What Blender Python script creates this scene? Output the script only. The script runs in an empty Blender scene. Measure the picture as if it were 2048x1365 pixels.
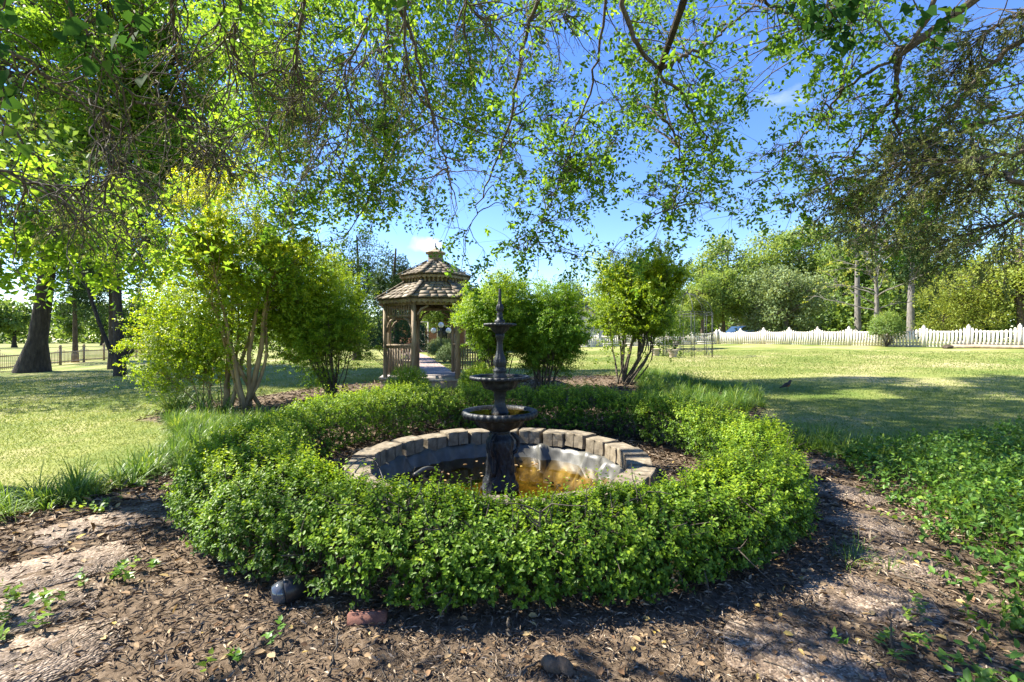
import bpy, bmesh, math, random
import numpy as np
from mathutils import Vector
random.seed(7)
rng = np.random.default_rng(7)
R = math.radians
SC = bpy.context.scene
COL = SC.collection

# ------------------------------------------------------------------ camera, sky, sun
EYE = 1.5
F = 930.0                      # focal length in photograph pixels (2048 wide)
cam_d = bpy.data.cameras.new('camera'); cam = bpy.data.objects.new('camera', cam_d); COL.objects.link(cam)
cam.location = (0, 0, EYE); cam.rotation_euler = (R(90), 0, 0)
cam_d.sensor_width = 36; cam_d.lens = F / 2048 * 36; cam_d.shift_y = -0.0022
cam_d.clip_start = 0.05; cam_d.clip_end = 3000
SC.camera = cam
SUN_EL, SUN_AZ = R(47), R(-74)          # azimuth clockwise from +Y
S = Vector((math.sin(SUN_AZ) * math.cos(SUN_EL), math.cos(SUN_AZ) * math.cos(SUN_EL), math.sin(SUN_EL)))
sl = bpy.data.lights.new('sun', 'SUN'); sl.energy = 4.7; sl.angle = R(0.5); sl.color = (1, 0.94, 0.83)
so = bpy.data.objects.new('sun', sl); COL.objects.link(so); so.rotation_euler = (-S).to_track_quat('-Z', 'Y').to_euler()
W = bpy.data.worlds.new('World'); SC.world = W; W.use_nodes = True
nt = W.node_tree; nt.nodes.clear()
wo = nt.nodes.new('ShaderNodeOutputWorld'); bg = nt.nodes.new('ShaderNodeBackground'); bg.inputs[1].default_value = 0.094
sky = nt.nodes.new('ShaderNodeTexSky'); sky.sky_type = 'NISHITA'; sky.sun_disc = False
sky.sun_elevation = SUN_EL; sky.sun_rotation = SUN_AZ; sky.air_density = 1.0; sky.dust_density = 0.0; sky.ozone_density = 3.0
tc = nt.nodes.new('ShaderNodeTexCoord')
mp = nt.nodes.new('ShaderNodeMapping'); mp.inputs['Scale'].default_value = (1, 1, 2.2)
nz = nt.nodes.new('ShaderNodeTexNoise'); nz.inputs['Scale'].default_value = 3.1; nz.inputs['Detail'].default_value = 9; nz.inputs['Roughness'].default_value = .55
cr = nt.nodes.new('ShaderNodeValToRGB'); cr.color_ramp.elements[0].position = .64; cr.color_ramp.elements[1].position = .86
cr.color_ramp.elements[0].color = (0, 0, 0, 1); cr.color_ramp.elements[1].color = (.6, .6, .6, 1)
mxs = nt.nodes.new('ShaderNodeMix'); mxs.data_type = 'RGBA'; mxs.inputs[7].default_value = (6.5, 6.6, 7.2, 1)
nt.links.new(tc.outputs['Generated'], mp.inputs[0]); nt.links.new(mp.outputs[0], nz.inputs['Vector']); nt.links.new(nz.outputs[0], cr.inputs[0])
hs = nt.nodes.new('ShaderNodeHueSaturation'); hs.inputs['Saturation'].default_value = 1.22; hs.inputs['Hue'].default_value = .515; nt.links.new(sky.outputs[0], hs.inputs['Color'])
def vmath(op, a, b=None):
    n_ = nt.nodes.new('ShaderNodeVectorMath'); n_.operation = op; nt.links.new(a, n_.inputs[0])
    if b is not None: n_.inputs[1].default_value = b
    return n_
pd = Vector((-.180, 1, .203)).normalized()
dv = vmath('MULTIPLY', vmath('SUBTRACT', tc.outputs['Generated'], pd).outputs[0], (1.0, 1.0, 2.1)); n3 = nt.nodes.new('ShaderNodeTexNoise'); n3.inputs['Scale'].default_value = 26; n3.inputs['Detail'].default_value = 6
nt.links.new(tc.outputs['Generated'], n3.inputs['Vector']); ln_ = vmath('LENGTH', dv.outputs[0]); ma = nt.nodes.new('ShaderNodeMath'); ma.operation = 'MULTIPLY_ADD'; ma.inputs[1].default_value = .055; nt.links.new(n3.outputs[0], ma.inputs[0]); nt.links.new(ln_.outputs['Value'], ma.inputs[2])
mr_ = nt.nodes.new('ShaderNodeMapRange'); mr_.inputs[1].default_value = .066; mr_.inputs[2].default_value = .034; mr_.inputs[3].default_value = 0; mr_.inputs[4].default_value = .62; nt.links.new(ma.outputs[0], mr_.inputs[0])
mxm = nt.nodes.new('ShaderNodeMath'); mxm.operation = 'MAXIMUM'; nt.links.new(cr.outputs[0], mxm.inputs[0]); nt.links.new(mr_.outputs[0], mxm.inputs[1])
nt.links.new(mxm.outputs[0], mxs.inputs[0]); nt.links.new(hs.outputs[0], mxs.inputs[6]); nt.links.new(mxs.outputs[2], bg.inputs[0])
nt.links.new(bg.outputs[0], wo.inputs[0])
SC.view_settings.view_transform = 'Standard'; SC.view_settings.look = 'None'; SC.view_settings.exposure = 1.85; SC.view_settings.gamma = 1
cy = SC.cycles
cy.max_bounces = 9; cy.diffuse_bounces = 4; cy.glossy_bounces = 3; cy.transmission_bounces = 5; cy.transparent_max_bounces = 10
cy.use_denoising = True; cy.sample_clamp_indirect = 6; cy.caustics_reflective = False; cy.caustics_refractive = False

# ------------------------------------------------------------------ helpers
def tag(o, label=None, cat=None, group=None, kind=None):
    if label: o['label'] = label
    if cat: o['category'] = cat
    if group: o['group'] = group
    if kind: o['kind'] = kind
    return o
def empty(name, loc, label, cat, group=None):
    o = bpy.data.objects.new(name, None); COL.objects.link(o); o.location = loc; o.empty_display_size = .2
    return tag(o, label, cat, group)
def mk(name, parts, mat, parent=None, origin=None, smooth=False, tint=None):
    """parts: list of (V (n,3), [F arrays]) -> one linked mesh object"""
    Vs, loops, starts, off, ls = [], [], [], 0, 0
    for V, Fs in parts:
        V = np.asarray(V, float)
        for Fa in (Fs if isinstance(Fs, list) else [Fs]):
            Fa = np.asarray(Fa, np.int64)
            if Fa.size == 0: continue
            k = Fa.shape[1]
            loops.append((Fa + off).ravel()); starts.append(ls + np.arange(len(Fa)) * k); ls += Fa.size
        Vs.append(V); off += len(V)
    V = np.concatenate(Vs); L = np.concatenate(loops); St = np.concatenate(starts)
    o0 = np.zeros(3)
    if parent is not None:
        p = parent
        while p is not None: o0 = o0 + np.array(p.location); p = p.parent
    elif origin is not None: o0 = np.array(origin, float)
    me = bpy.data.meshes.new(name)
    me.vertices.add(len(V)); me.vertices.foreach_set('co', (V - o0).astype(np.float32).ravel())
    me.loops.add(len(L)); me.loops.foreach_set('vertex_index', L.astype(np.int32))
    me.polygons.add(len(St)); me.polygons.foreach_set('loop_start', St.astype(np.int32))
    if tint is not None:
        a = me.attributes.new('tint', 'FLOAT', 'POINT'); a.data.foreach_set('value', np.asarray(tint, np.float32))
    me.update(calc_edges=True); me.validate()
    if smooth: me.polygons.foreach_set('use_smooth', np.ones(len(St), bool))
    me.materials.append(mat)
    o = bpy.data.objects.new(name, me); COL.objects.link(o)
    if parent is not None: o.parent = parent
    elif origin is not None: o.location = origin
    return o
def nrm(a):
    return a / np.maximum(np.linalg.norm(a, axis=-1, keepdims=True), 1e-9)
def smooth01(a, b, x):
    t = np.clip((x - a) / (b - a), 0, 1); return t * t * (3 - 2 * t)
_ph = np.random.default_rng(3).uniform(0, 6.28, (40, 3))
def wob(x, y, s=1.0, o=4, seed=0):
    """cheap smooth noise, about -1..1"""
    v = 0; a = 1; t = 0
    for i in range(o):
        p = _ph[(i * 3 + seed) % 40]; q = _ph[(i * 5 + 7 + seed) % 40]
        v = v + a * (np.sin(x * s * 1.0 + y * s * .63 + p[0]) * np.cos(y * s * 1.1 - x * s * .41 + p[1]) + .6 * np.sin(x * s * .37 - y * s * .9 + q[2]))
        t += a * 1.3; a *= .55; s *= 2.07
    return v / t
PC = np.array([-.13, 4.98])
def gz(x, y, pond=True):
    x = np.asarray(x, float); y = np.asarray(y, float)
    r = np.hypot(x, y - 5)
    g = .026 * np.clip(x, -32, 30) + .022 * (np.clip(y, -5, 34) - 5)
    g = g * smooth01(2.6, 9, r)
    g = g + .13 * np.exp(-(((x + 2.2) / 2.6) ** 2 + ((y - 13) / 2.6) ** 2)) + .10 * np.exp(-(((x - 3) / 2) ** 2 + ((y - 12.5) / 2) ** 2))
    if pond:
        rp = np.hypot(x - PC[0], y - PC[1])
        g = g + .08 * (1 - smooth01(1.7, 2.5, rp)) - .62 * (1 - smooth01(1.40, 1.50, rp))
    return g
def G(x, y): return float(gz(x, y))
def ground(px, py):
    """point of the ground the photograph shows at a pixel"""
    a, b = (px - 1024) / F, (678 - py) / F
    lo = 1.2
    for d in np.arange(1.2, 120, .05):
        if EYE + b * d < float(gz(a * d, d, False)): lo = d; break
    return np.array([a * lo, lo, float(gz(a * lo, lo, False))])
def at(px, py, d): return np.array([(px - 1024) / F * d, d, EYE + (678 - py) / F * d])

class MB:
    """collects shapes for one mesh"""
    def __init__(s): s.p = []
    def add(s, V, F): s.p.append((np.asarray(V, float), F if isinstance(F, list) else [F])); return s
    def box(s, c, size, ax=None, ay=None, az=None, taper=1.0):
        ax = np.array(ax if ax is not None else (1, 0, 0), float); 
        az = np.array(az if az is not None else (0, 0, 1), float)
        ay = np.array(ay, float) if ay is not None else np.cross(az, ax)
        h = np.array(size) / 2; V = []
        for sz in (-1, 1):
            k = taper if sz > 0 else 1
            for sx, sy in ((-1, -1), (1, -1), (1, 1), (-1, 1)):
                V.append(np.array(c) + ax * sx * h[0] * k + ay * sy * h[1] * k + az * sz * h[2])
        return s.add(V, np.array([[0, 3, 2, 1], [4, 5, 6, 7], [0, 1, 5, 4], [1, 2, 6, 5], [2, 3, 7, 6], [3, 0, 4, 7]]))
    def bar(s, a, b, w, h=None):
        a = np.array(a, float); b = np.array(b, float); d = b - a; L = np.linalg.norm(d); ax = d / L
        up = np.array([0, 0, 1.]) if abs(ax[2]) < .9 else np.array([1., 0, 0])
        ay = nrm(np.cross(up, ax)); az = np.cross(ax, ay)
        return s.box((a + b) / 2, (L, w, h or w), ax, ay, az)
    def tube(s, pts, rad, sides=8, cap=True):
        pts = np.array(pts, float)[None]; rad = np.broadcast_to(np.array(rad, float), (pts.shape[1],))[None]
        V, Fq = tubes(pts, rad, sides); Fs = [Fq]
        if cap:
            m = pts.shape[1]
            Fs.append(np.array([list(range(sides))[::-1], [(m - 1) * sides + i for i in range(sides)]]))
        return s.add(V, Fs)
    def lathe(s, prof, c, seg=32, flute=None, cap=True):
        """prof [(r, z)] about the vertical through c; flute(theta, i) scales the radius"""
        th = np.arange(seg) / seg * 2 * np.pi; V = []
        for i, (r, z) in enumerate(prof):
            k = flute(th, i) if flute else 1
            V.append(np.stack([c[0] + r * k * np.cos(th), c[1] + r * k * np.sin(th), np.full(seg, c[2] + z)], 1))
        n = len(prof); j = np.arange(seg); j2 = (j + 1) % seg; Fq = []
        for i in range(n - 1): Fq.append(np.stack([i * seg + j, i * seg + j2, (i + 1) * seg + j2, (i + 1) * seg + j], 1))
        Fs = [np.concatenate(Fq)]
        if cap: Fs += [np.array([list(range(seg))[::-1]]), np.array([[(n - 1) * seg + i for i in range(seg)]])]
        return s.add(np.concatenate(V), Fs)
    def build(s, name, mat, parent=None, origin=None, smooth=False, tint=None): return mk(name, s.p, mat, parent, origin, smooth, tint)
def tubes(P, Rd, sides=5):
    N, m, _ = P.shape
    T = nrm(np.gradient(P, axis=1))
    ref = np.where(np.abs(T[..., 2:3]) > .93, np.array([1., 0, 0]), np.array([0, 0, 1.]))
    U = nrm(np.cross(T, ref)); Vv = np.cross(T, U)
    th = np.arange(sides) / sides * 2 * np.pi
    ring = P[:, :, None, :] + Rd[:, :, None, None] * (np.cos(th)[None, None, :, None] * U[:, :, None, :] + np.sin(th)[None, None, :, None] * Vv[:, :, None, :])
    V = ring.reshape(-1, 3)
    n = np.arange(N)[:, None, None] * m * sides; i = np.arange(m - 1)[None, :, None] * sides
    j = np.arange(sides)[None, None, :]; j2 = (j + 1) % sides
    Fq = np.stack([n + i + j, n + i + j2, n + i + sides + j2, n + i + sides + j], -1).reshape(-1, 4)
    return V, Fq
def grow(P, D, L, m=6, jit=.25, grav=0.0):
    N = len(P); out = np.zeros((N, m, 3)); out[:, 0] = P; d = nrm(D); st = (np.broadcast_to(L, (N,)) / (m - 1))[:, None]
    for i in range(1, m):
        d = nrm(d + rng.normal(0, jit, (N, 3)) + np.array([0, 0, -grav])); out[:, i] = out[:, i - 1] + d * st
    return out
def pick(Pl, n, t0=.15, t1=1.0):
    """n random points and tangents along polylines (N,m,3)"""
    N, m, _ = Pl.shape
    i = rng.integers(0, N, n); t = rng.uniform(t0, t1, n) * (m - 1); k = np.minimum(t.astype(int), m - 2); f = (t - k)[:, None]
    a = Pl[i, k]; b = Pl[i, k + 1]
    return a * (1 - f) + b * f, nrm(b - a), i
def side(T, spread):
    r = nrm(rng.normal(0, 1, T.shape)); r = nrm(r - (r * T).sum(-1, keepdims=True) * T)
    return nrm(T + r * spread)
def spline(ctrl, m=24, amp=0.0):
    c = np.array(ctrl, float); n = len(c); c = np.vstack([2 * c[0] - c[1], c, 2 * c[-1] - c[-2]])
    out = []
    for u in np.linspace(0, n - 1 - 1e-6, m):
        i = int(u); t = u - i; p0, p1, p2, p3 = c[i:i + 4]
        out.append(.5 * ((2 * p1) + (p2 - p0) * t + (2 * p0 - 5 * p1 + 4 * p2 - p3) * t * t + (3 * p1 - p0 - 3 * p2 + p3) * t ** 3))
    out = np.array(out)
    if amp: out[1:] += rng.normal(0, amp, (m - 1, 3))
    return out
OVAL = (np.array([[0, 0, 0], [.3, .5, .10], [.72, .42, .08], [1, 0, -.06], [.72, -.42, .08], [.3, -.5, .10]]), np.array([[0, 1, 2, 3], [0, 3, 4, 5]]))
POINT = (np.array([[0, 0, 0], [.22, .46, .08], [.55, .36, .05], [1, 0, -.14], [.55, -.36, .05], [.22, -.46, .08]]), np.array([[0, 1, 2, 3], [0, 3, 4, 5]]))
DIAM = (np.array([[0, 0, 0], [.45, .5, .1], [1, 0, -.08], [.45, -.5, .1]]), np.array([[0, 1, 2], [0, 2, 3]]))
QUAD = (np.array([[0, -.35, 0], [0, .35, 0], [1, .35, 0], [1, -.35, 0]]), np.array([[0, 3, 2, 1]]))
def leaves(P, A, Nn, L, Wd, tpl, tint):
    """leaf cards: base P, axis A, normal hint Nn, length L, width Wd"""
    T, Fc = tpl; n = len(P); k = len(T)
    A = nrm(A); B = nrm(np.cross(Nn, A)); C = np.cross(A, B)
    L = np.broadcast_to(L, (n,))[:, None, None]; Wd = np.broadcast_to(Wd, (n,))[:, None, None]
    V = P[:, None, :] + T[None, :, 0:1] * L * A[:, None, :] + T[None, :, 1:2] * Wd * B[:, None, :] + T[None, :, 2:3] * L * C[:, None, :]
    Fa = (np.arange(n)[:, None, None] * k + Fc[None]).reshape(-1, Fc.shape[1])
    return (V.reshape(-1, 3), [Fa]), np.repeat(np.broadcast_to(tint, (n,)), k)
def sprigs(P, D, length, k, leafL, leafW, tpl=OVAL, spread=.9, t0=.25, tint0=None, tip=.25, up=.5):
    """leaves in alternating pairs along short shoots"""
    n = len(P); D = nrm(D); length = np.broadcast_to(length, (n,))
    U = nrm(np.cross(D, rng.normal(0, 1, (n, 3)))); Vv = np.cross(D, U)
    if tint0 is None: tint0 = rng.uniform(.15, .6, n)
    res_p, res_a, res_n, res_l, res_t = [], [], [], [], []
    for i in range(k):
        t = t0 + (1 - t0) * (i + 1) / k
        ang = (i % 2) * math.pi + (i // 2) * math.pi / 2 + rng.normal(0, .35, n)
        lat = U * np.cos(ang)[:, None] + Vv * np.sin(ang)[:, None]
        ax = nrm(D * (.35 + .5 * (t > .9)) + lat * spread + rng.normal(0, .18, (n, 3)))
        res_p.append(P + D * (length * t)[:, None]); res_a.append(ax)
        res_n.append(nrm(D * .8 + np.array([0, 0, up]) + rng.normal(0, .25, (n, 3))))
        res_l.append(rng.uniform(.7, 1.15, n) * (1 - .3 * (t > .9))); res_t.append(np.clip(tint0 + tip * (t - .4) + rng.normal(0, .09, n), 0, 1))
    s = np.concatenate(res_l)
    return leaves(np.concatenate(res_p), np.concatenate(res_a), np.concatenate(res_n), s * leafL, s * leafW, tpl, np.concatenate(res_t))
def cat(*lt):
    return [x[0] for x in lt], np.concatenate([x[1] for x in lt])
def ribbons(P, D, L, Wd, bend, tint, m=4):
    """arching grass blades: base P, start direction D"""
    n = len(P); L = np.broadcast_to(L, (n,)); Wd = np.broadcast_to(Wd, (n,)); bend = np.broadcast_to(bend, (n,))
    d = nrm(D); p = P.copy(); sd = nrm(np.cross(d, np.array([0, 0, 1.])) + 1e-5)
    V = np.zeros((n, 2 * m + 1, 3))
    for i in range(m):
        w = (Wd * (.8 + .2 * (i == 1) - .12 * max(i - 1, 0)))[:, None] / 2
        V[:, 2 * i] = p - sd * w; V[:, 2 * i + 1] = p + sd * w
        p = p + d * (L / m)[:, None]; d = nrm(d + np.array([0, 0, -1.]) * bend[:, None])
    V[:, 2 * m] = p; k = 2 * m + 1; b = np.arange(n)[:, None] * k
    q = np.concatenate([b + np.array([[2 * i, 2 * i + 1, 2 * i + 3, 2 * i + 2]]) for i in range(m - 1)])
    t = b + np.array([[2 * m - 2, 2 * m - 1, 2 * m]])
    return (V.reshape(-1, 3), [q, t]), np.repeat(tint, k)
def inpoly(x, y, poly):
    poly = np.array(poly); c = np.zeros(np.shape(x), bool); j = len(poly) - 1
    for i in range(len(poly)):
        xi, yi = poly[i]; xj, yj = poly[j]
        c ^= ((yi > y) != (yj > y)) & (x < (xj - xi) * (y - yi) / (yj - yi + 1e-12) + xi); j = i
    return c
def polydist(x, y, poly):
    poly = np.array(poly); d = np.full(np.shape(x), 1e9)
    for i in range(len(poly)):
        a = poly[i - 1]; b = poly[i]; e = b - a
        t = np.clip(((x - a[0]) * e[0] + (y - a[1]) * e[1]) / (e @ e), 0, 1)
        d = np.minimum(d, np.hypot(x - a[0] - t * e[0], y - a[1] - t * e[1]))
    return d

# ------------------------------------------------------------------ materials
def newmat(name):
    m = bpy.data.materials.new(name); m.use_nodes = True; n = m.node_tree; n.nodes.clear()
    o = n.nodes.new('ShaderNodeOutputMaterial'); return m, n, o
def ramp(n, stops):
    r = n.nodes.new('ShaderNodeValToRGB'); e = r.color_ramp.elements
    while len(e) < len(stops): e.new(.5)
    for el, (p, c) in zip(e, stops): el.position = p; el.color = (*c, 1)
    return r
def mat_leaf(name, stops, trans=.4, tcol=1.7, rough=.5, spec=.35):
    m, n, o = newmat(name)
    a = n.nodes.new('ShaderNodeAttribute'); a.attribute_name = 'tint'
    r = ramp(n, stops); n.links.new(a.outputs['Fac'], r.inputs[0])
    p = n.nodes.new('ShaderNodeBsdfPrincipled'); p.inputs['Roughness'].default_value = rough; p.inputs['Specular IOR Level'].default_value = spec
    n.links.new(r.outputs[0], p.inputs['Base Color'])
    t = n.nodes.new('ShaderNodeBsdfTranslucent')
    mu = n.nodes.new('ShaderNodeMix'); mu.data_type = 'RGBA'; mu.blend_type = 'MULTIPLY'; mu.inputs[0].default_value = 1; mu.inputs[7].default_value = (tcol * 1.12, tcol, tcol * .55, 1)
    n.links.new(r.outputs[0], mu.inputs[6]); n.links.new(mu.outputs[2], t.inputs[0])
    mx = n.nodes.new('ShaderNodeMixShader'); mx.inputs[0].default_value = trans
    n.links.new(p.outputs[0], mx.inputs[1]); n.links.new(t.outputs[0], mx.inputs[2]); n.links.new(mx.outputs[0], o.inputs[0])
    return m
def mat_noise(name, stops, scale=8, rough=.8, bump=.3, stretch=(1, 1, 1), detail=8, spec=.3, metal=0, fine=0, bdist=.02):
    m, n, o = newmat(name)
    c = n.nodes.new('ShaderNodeTexCoord'); mp = n.nodes.new('ShaderNodeMapping'); mp.inputs['Scale'].default_value = stretch
    z = n.nodes.new('ShaderNodeTexNoise'); z.inputs['Scale'].default_value = scale; z.inputs['Detail'].default_value = detail; z.inputs['Roughness'].default_value = .65
    n.links.new(c.outputs['Object'], mp.inputs[0]); n.links.new(mp.outputs[0], z.inputs['Vector'])
    r = ramp(n, stops); n.links.new(z.outputs[0], r.inputs[0])
    p = n.nodes.new('ShaderNodeBsdfPrincipled'); p.inputs['Roughness'].default_value = rough; p.inputs['Specular IOR Level'].default_value = spec; p.inputs['Metallic'].default_value = metal
    n.links.new(r.outputs[0], p.inputs['Base Color'])
    if bump:
        b = n.nodes.new('ShaderNodeBump'); b.inputs['Strength'].default_value = bump; b.inputs['Distance'].default_value = bdist
        n.links.new(z.outputs[0], b.inputs['Height']); n.links.new(b.outputs[0], p.inputs['Normal'])
    n.links.new(p.outputs[0], o.inputs[0]); return m
def mat_plain(name, col, rough=.5, spec=.5, metal=0):
    return mat_noise(name, [(.3, tuple(c * .85 for c in col)), (.7, col)], 12, rough, .05, spec=spec, metal=metal)
M = {}
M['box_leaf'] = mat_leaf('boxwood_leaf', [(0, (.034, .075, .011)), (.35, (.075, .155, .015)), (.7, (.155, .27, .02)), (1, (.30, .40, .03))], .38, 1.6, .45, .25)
M['hack_leaf'] = mat_leaf('hackberry_leaf', [(0, (.05, .115, .018)), (.5, (.105, .205, .022)), (1, (.225, .33, .035))], .54, 2.05, .5, .2)
M['myrtle_leaf'] = mat_leaf('myrtle_leaf', [(0, (.09, .17, .016)), (.45, (.20, .30, .018)), (.8, (.35, .41, .022)), (1, (.48, .42, .03))], .48, 1.7, .42, .3)
M['shrub_leaf'] = mat_leaf('shrub_leaf', [(0, (.05, .13, .015)), (.5, (.13, .25, .018)), (1, (.31, .41, .028))], .45, 1.7, .45, .3)
M['tree_leaf'] = mat_leaf('tree_leaf', [(0, (.07, .125, .03)), (.5, (.15, .235, .05)), (1, (.29, .36, .09))], .42, 1.6, .5, .3)
M['grey_leaf'] = mat_leaf('grey_leaf', [(0, (.07, .115, .045)), (.5, (.16, .225, .09)), (1, (.30, .36, .17))], .3, 1.4, .5, .18)
M['dark_leaf'] = mat_leaf('dark_leaf', [(0, (.022, .055, .022)), (.5, (.05, .10, .032)), (1, (.11, .16, .045))], .25, 1.4, .55, .2)
M['yellow_leaf'] = mat_leaf('yellow_leaf', [(0, (.12, .18, .03)), (.5, (.24, .30, .05)), (1, (.40, .41, .09))], .4, 1.5, .5, .3)
M['cedar_leaf'] = mat_leaf('cedar_leaf', [(0, (.085, .12, .035)), (.5, (.17, .21, .065)), (1, (.30, .26, .12))], .3, 1.2, .7, .15)
M['ivy_leaf'] = mat_leaf('ivy_leaf', [(0, (.015, .05, .014)), (.6, (.04, .10, .02)), (1, (.12, .20, .03))], .35, 2.0, .7, .02)
M['vinca_leaf'] = mat_leaf('vinca_leaf', [(0, (.045, .11, .022)), (.5, (.10, .21, .03)), (1, (.26, .36, .045))], .33, 1.6, .42, .3)
M['blade'] = mat_leaf('lily_turf_blade', [(0, (.05, .11, .02)), (.5, (.12, .22, .03)), (1, (.28, .36, .07))], .33, 1.6, .45, .3)
M['lawn_blade'] = mat_leaf('lawn_blade', [(0, (.08, .15, .03)), (.5, (.19, .245, .065)), (1, (.37, .355, .16))], .3, 1.4, .6, .15)
M['dry_leaf'] = mat_leaf('dry_leaf', [(0, (.10, .055, .03)), (.45, (.24, .145, .075)), (.8, (.40, .29, .16)), (1, (.50, .37, .06))], .2, 1.0, .7, .2)
M['chip'] = mat_leaf('bark_chip', [(0, (.045, .033, .021)), (.5, (.165, .12, .08)), (1, (.48, .39, .28))], .0, 1.0, .9, .15)
M['bark'] = mat_noise('bark', [(.3, (.035, .028, .02)), (.55, (.09, .07, .05)), (.75, (.17, .14, .11))], 14, .95, .9, (1, 1, .22), bdist=.05)
M['oak_bark'] = mat_noise('oak_bark', [(.3, (.022, .018, .014)), (.55, (.055, .045, .035)), (.75, (.10, .085, .065))], 9, .95, 1, (1, 1, .25), bdist=.08)
M['tan_bark'] = mat_noise('smooth_tan_bark', [(.3, (.16, .11, .055)), (.55, (.34, .245, .13)), (.8, (.50, .385, .225))], 9, .8, .4, (1, 1, .3))
M['grey_bark'] = mat_noise('grey_bark', [(.3, (.085, .078, .07)), (.7, (.25, .225, .195))], 9, .9, .5, (1, 1, .3))
M['limb_bark'] = mat_noise('limb_bark', [(.3, (.04, .034, .026)), (.6, (.115, .095, .07)), (.8, (.22, .185, .145))], 30, .95, .6)
M['gazebo_wood'] = mat_noise('weathered_cedar', [(.25, (.15, .11, .072)), (.5, (.30, .235, .165)), (.75, (.46, .385, .29))], 7, .85, .3, (1, 1, .25))
M['shingle'] = mat_leaf('cedar_shingle', [(0, (.11, .09, .068)), (.5, (.225, .188, .148)), (1, (.39, .34, .275))], 0, 1, .9, .2)
M['deck'] = mat_noise('deck_boards', [(.3, (.22, .19, .17)), (.7, (.40, .36, .32))], 5, .8, .2, (1, 6, 1))
M['white_paint'] = mat_noise('white_fence_paint', [(.25, (.40, .35, .27)), (.45, (.60, .56, .46)), (.7, (.72, .69, .60))], 3, .6, .1)
M['tan_paint'] = mat_noise('tan_fence_wood', [(.3, (.27, .19, .12)), (.7, (.48, .36, .24))], 3, .8, .2)
M['block'] = mat_noise('concrete_block', [(.2, (.085, .068, .045)), (.45, (.19, .155, .105)), (.6, (.28, .235, .165)), (.8, (.40, .345, .26))], 9, .92, .6, bdist=.012)
M['brick'] = mat_noise('red_brick', [(.3, (.09, .045, .035)), (.55, (.19, .085, .06)), (.75, (.27, .19, .15))], 14, .9, .5)
M['slab'] = None
M['black'] = mat_plain('black_plastic', (.02, .02, .022), .4)
M['darkmetal'] = mat_plain('dark_iron', (.035, .04, .035), .55)
M['stone'] = mat_noise('planter_stone', [(.3, (.34, .27, .2)), (.7, (.55, .47, .38))], 9, .85, .3)
def mat_fountain():
    m, n, o = newmat('cast_iron_verdigris')
    c = n.nodes.new('ShaderNodeTexCoord'); z = n.nodes.new('ShaderNodeTexNoise'); z.inputs['Scale'].default_value = 11; z.inputs['Detail'].default_value = 10; z.inputs['Roughness'].default_value = .75
    n.links.new(c.outputs['Object'], z.inputs['Vector'])
    r = ramp(n, [(.40, (.006, .007, .009)), (.56, (.013, .016, .020)), (.66, (.045, .055, .06)), (.78, (.17, .19, .19))]); n.links.new(z.outputs[0], r.inputs[0])
    p = n.nodes.new('ShaderNodeBsdfPrincipled'); p.inputs['Roughness'].default_value = .5; p.inputs['Specular IOR Level'].default_value = .35
    b = n.nodes.new('ShaderNodeBump'); b.inputs['Strength'].default_value = .5; b.inputs['Distance'].default_value = .012
    z2 = n.nodes.new('ShaderNodeTexNoise'); z2.inputs['Scale'].default_value = 45; z2.inputs['Detail'].default_value = 4; n.links.new(c.outputs['Object'], z2.inputs['Vector'])
    n.links.new(z2.outputs[0], b.inputs['Height']); n.links.new(b.outputs[0], p.inputs['Normal'])
    n.links.new(r.outputs[0], p.inputs['Base Color']); n.links.new(p.outputs[0], o.inputs[0]); return m
M['iron'] = mat_fountain()
def mat_water(name, tint, rip=.02):
    m, n, o = newmat(name)
    c = n.nodes.new('ShaderNodeTexCoord'); z = n.nodes.new('ShaderNodeTexNoise'); z.inputs['Scale'].default_value = 3; z.inputs['Detail'].default_value = 2
    n.links.new(c.outputs['Object'], z.inputs['Vector'])
    b = n.nodes.new('ShaderNodeBump'); b.inputs['Strength'].default_value = rip; b.inputs['Distance'].default_value = .05; n.links.new(z.outputs[0], b.inputs['Height'])
    t = n.nodes.new('ShaderNodeBsdfTransparent'); t.inputs[0].default_value = (*tint, 1)
    g = n.nodes.new('ShaderNodeBsdfGlossy'); g.inputs['Roughness'].default_value = .01; g.inputs[0].default_value = (.95, .95, .95, 1)
    f = n.nodes.new('ShaderNodeFresnel'); f.inputs[0].default_value = 1.45
    n.links.new(b.outputs[0], g.inputs['Normal']); n.links.new(b.outputs[0], f.inputs['Normal'])
    x = n.nodes.new('ShaderNodeMixShader'); n.links.new(f.outputs[0], x.inputs[0]); n.links.new(t.outputs[0], x.inputs[1]); n.links.new(g.outputs[0], x.inputs[2])
    n.links.new(x.outputs[0], o.inputs[0]); return m
M['water'] = mat_water('pond_water', (.84, .69, .33))
M['liner'] = None
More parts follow.
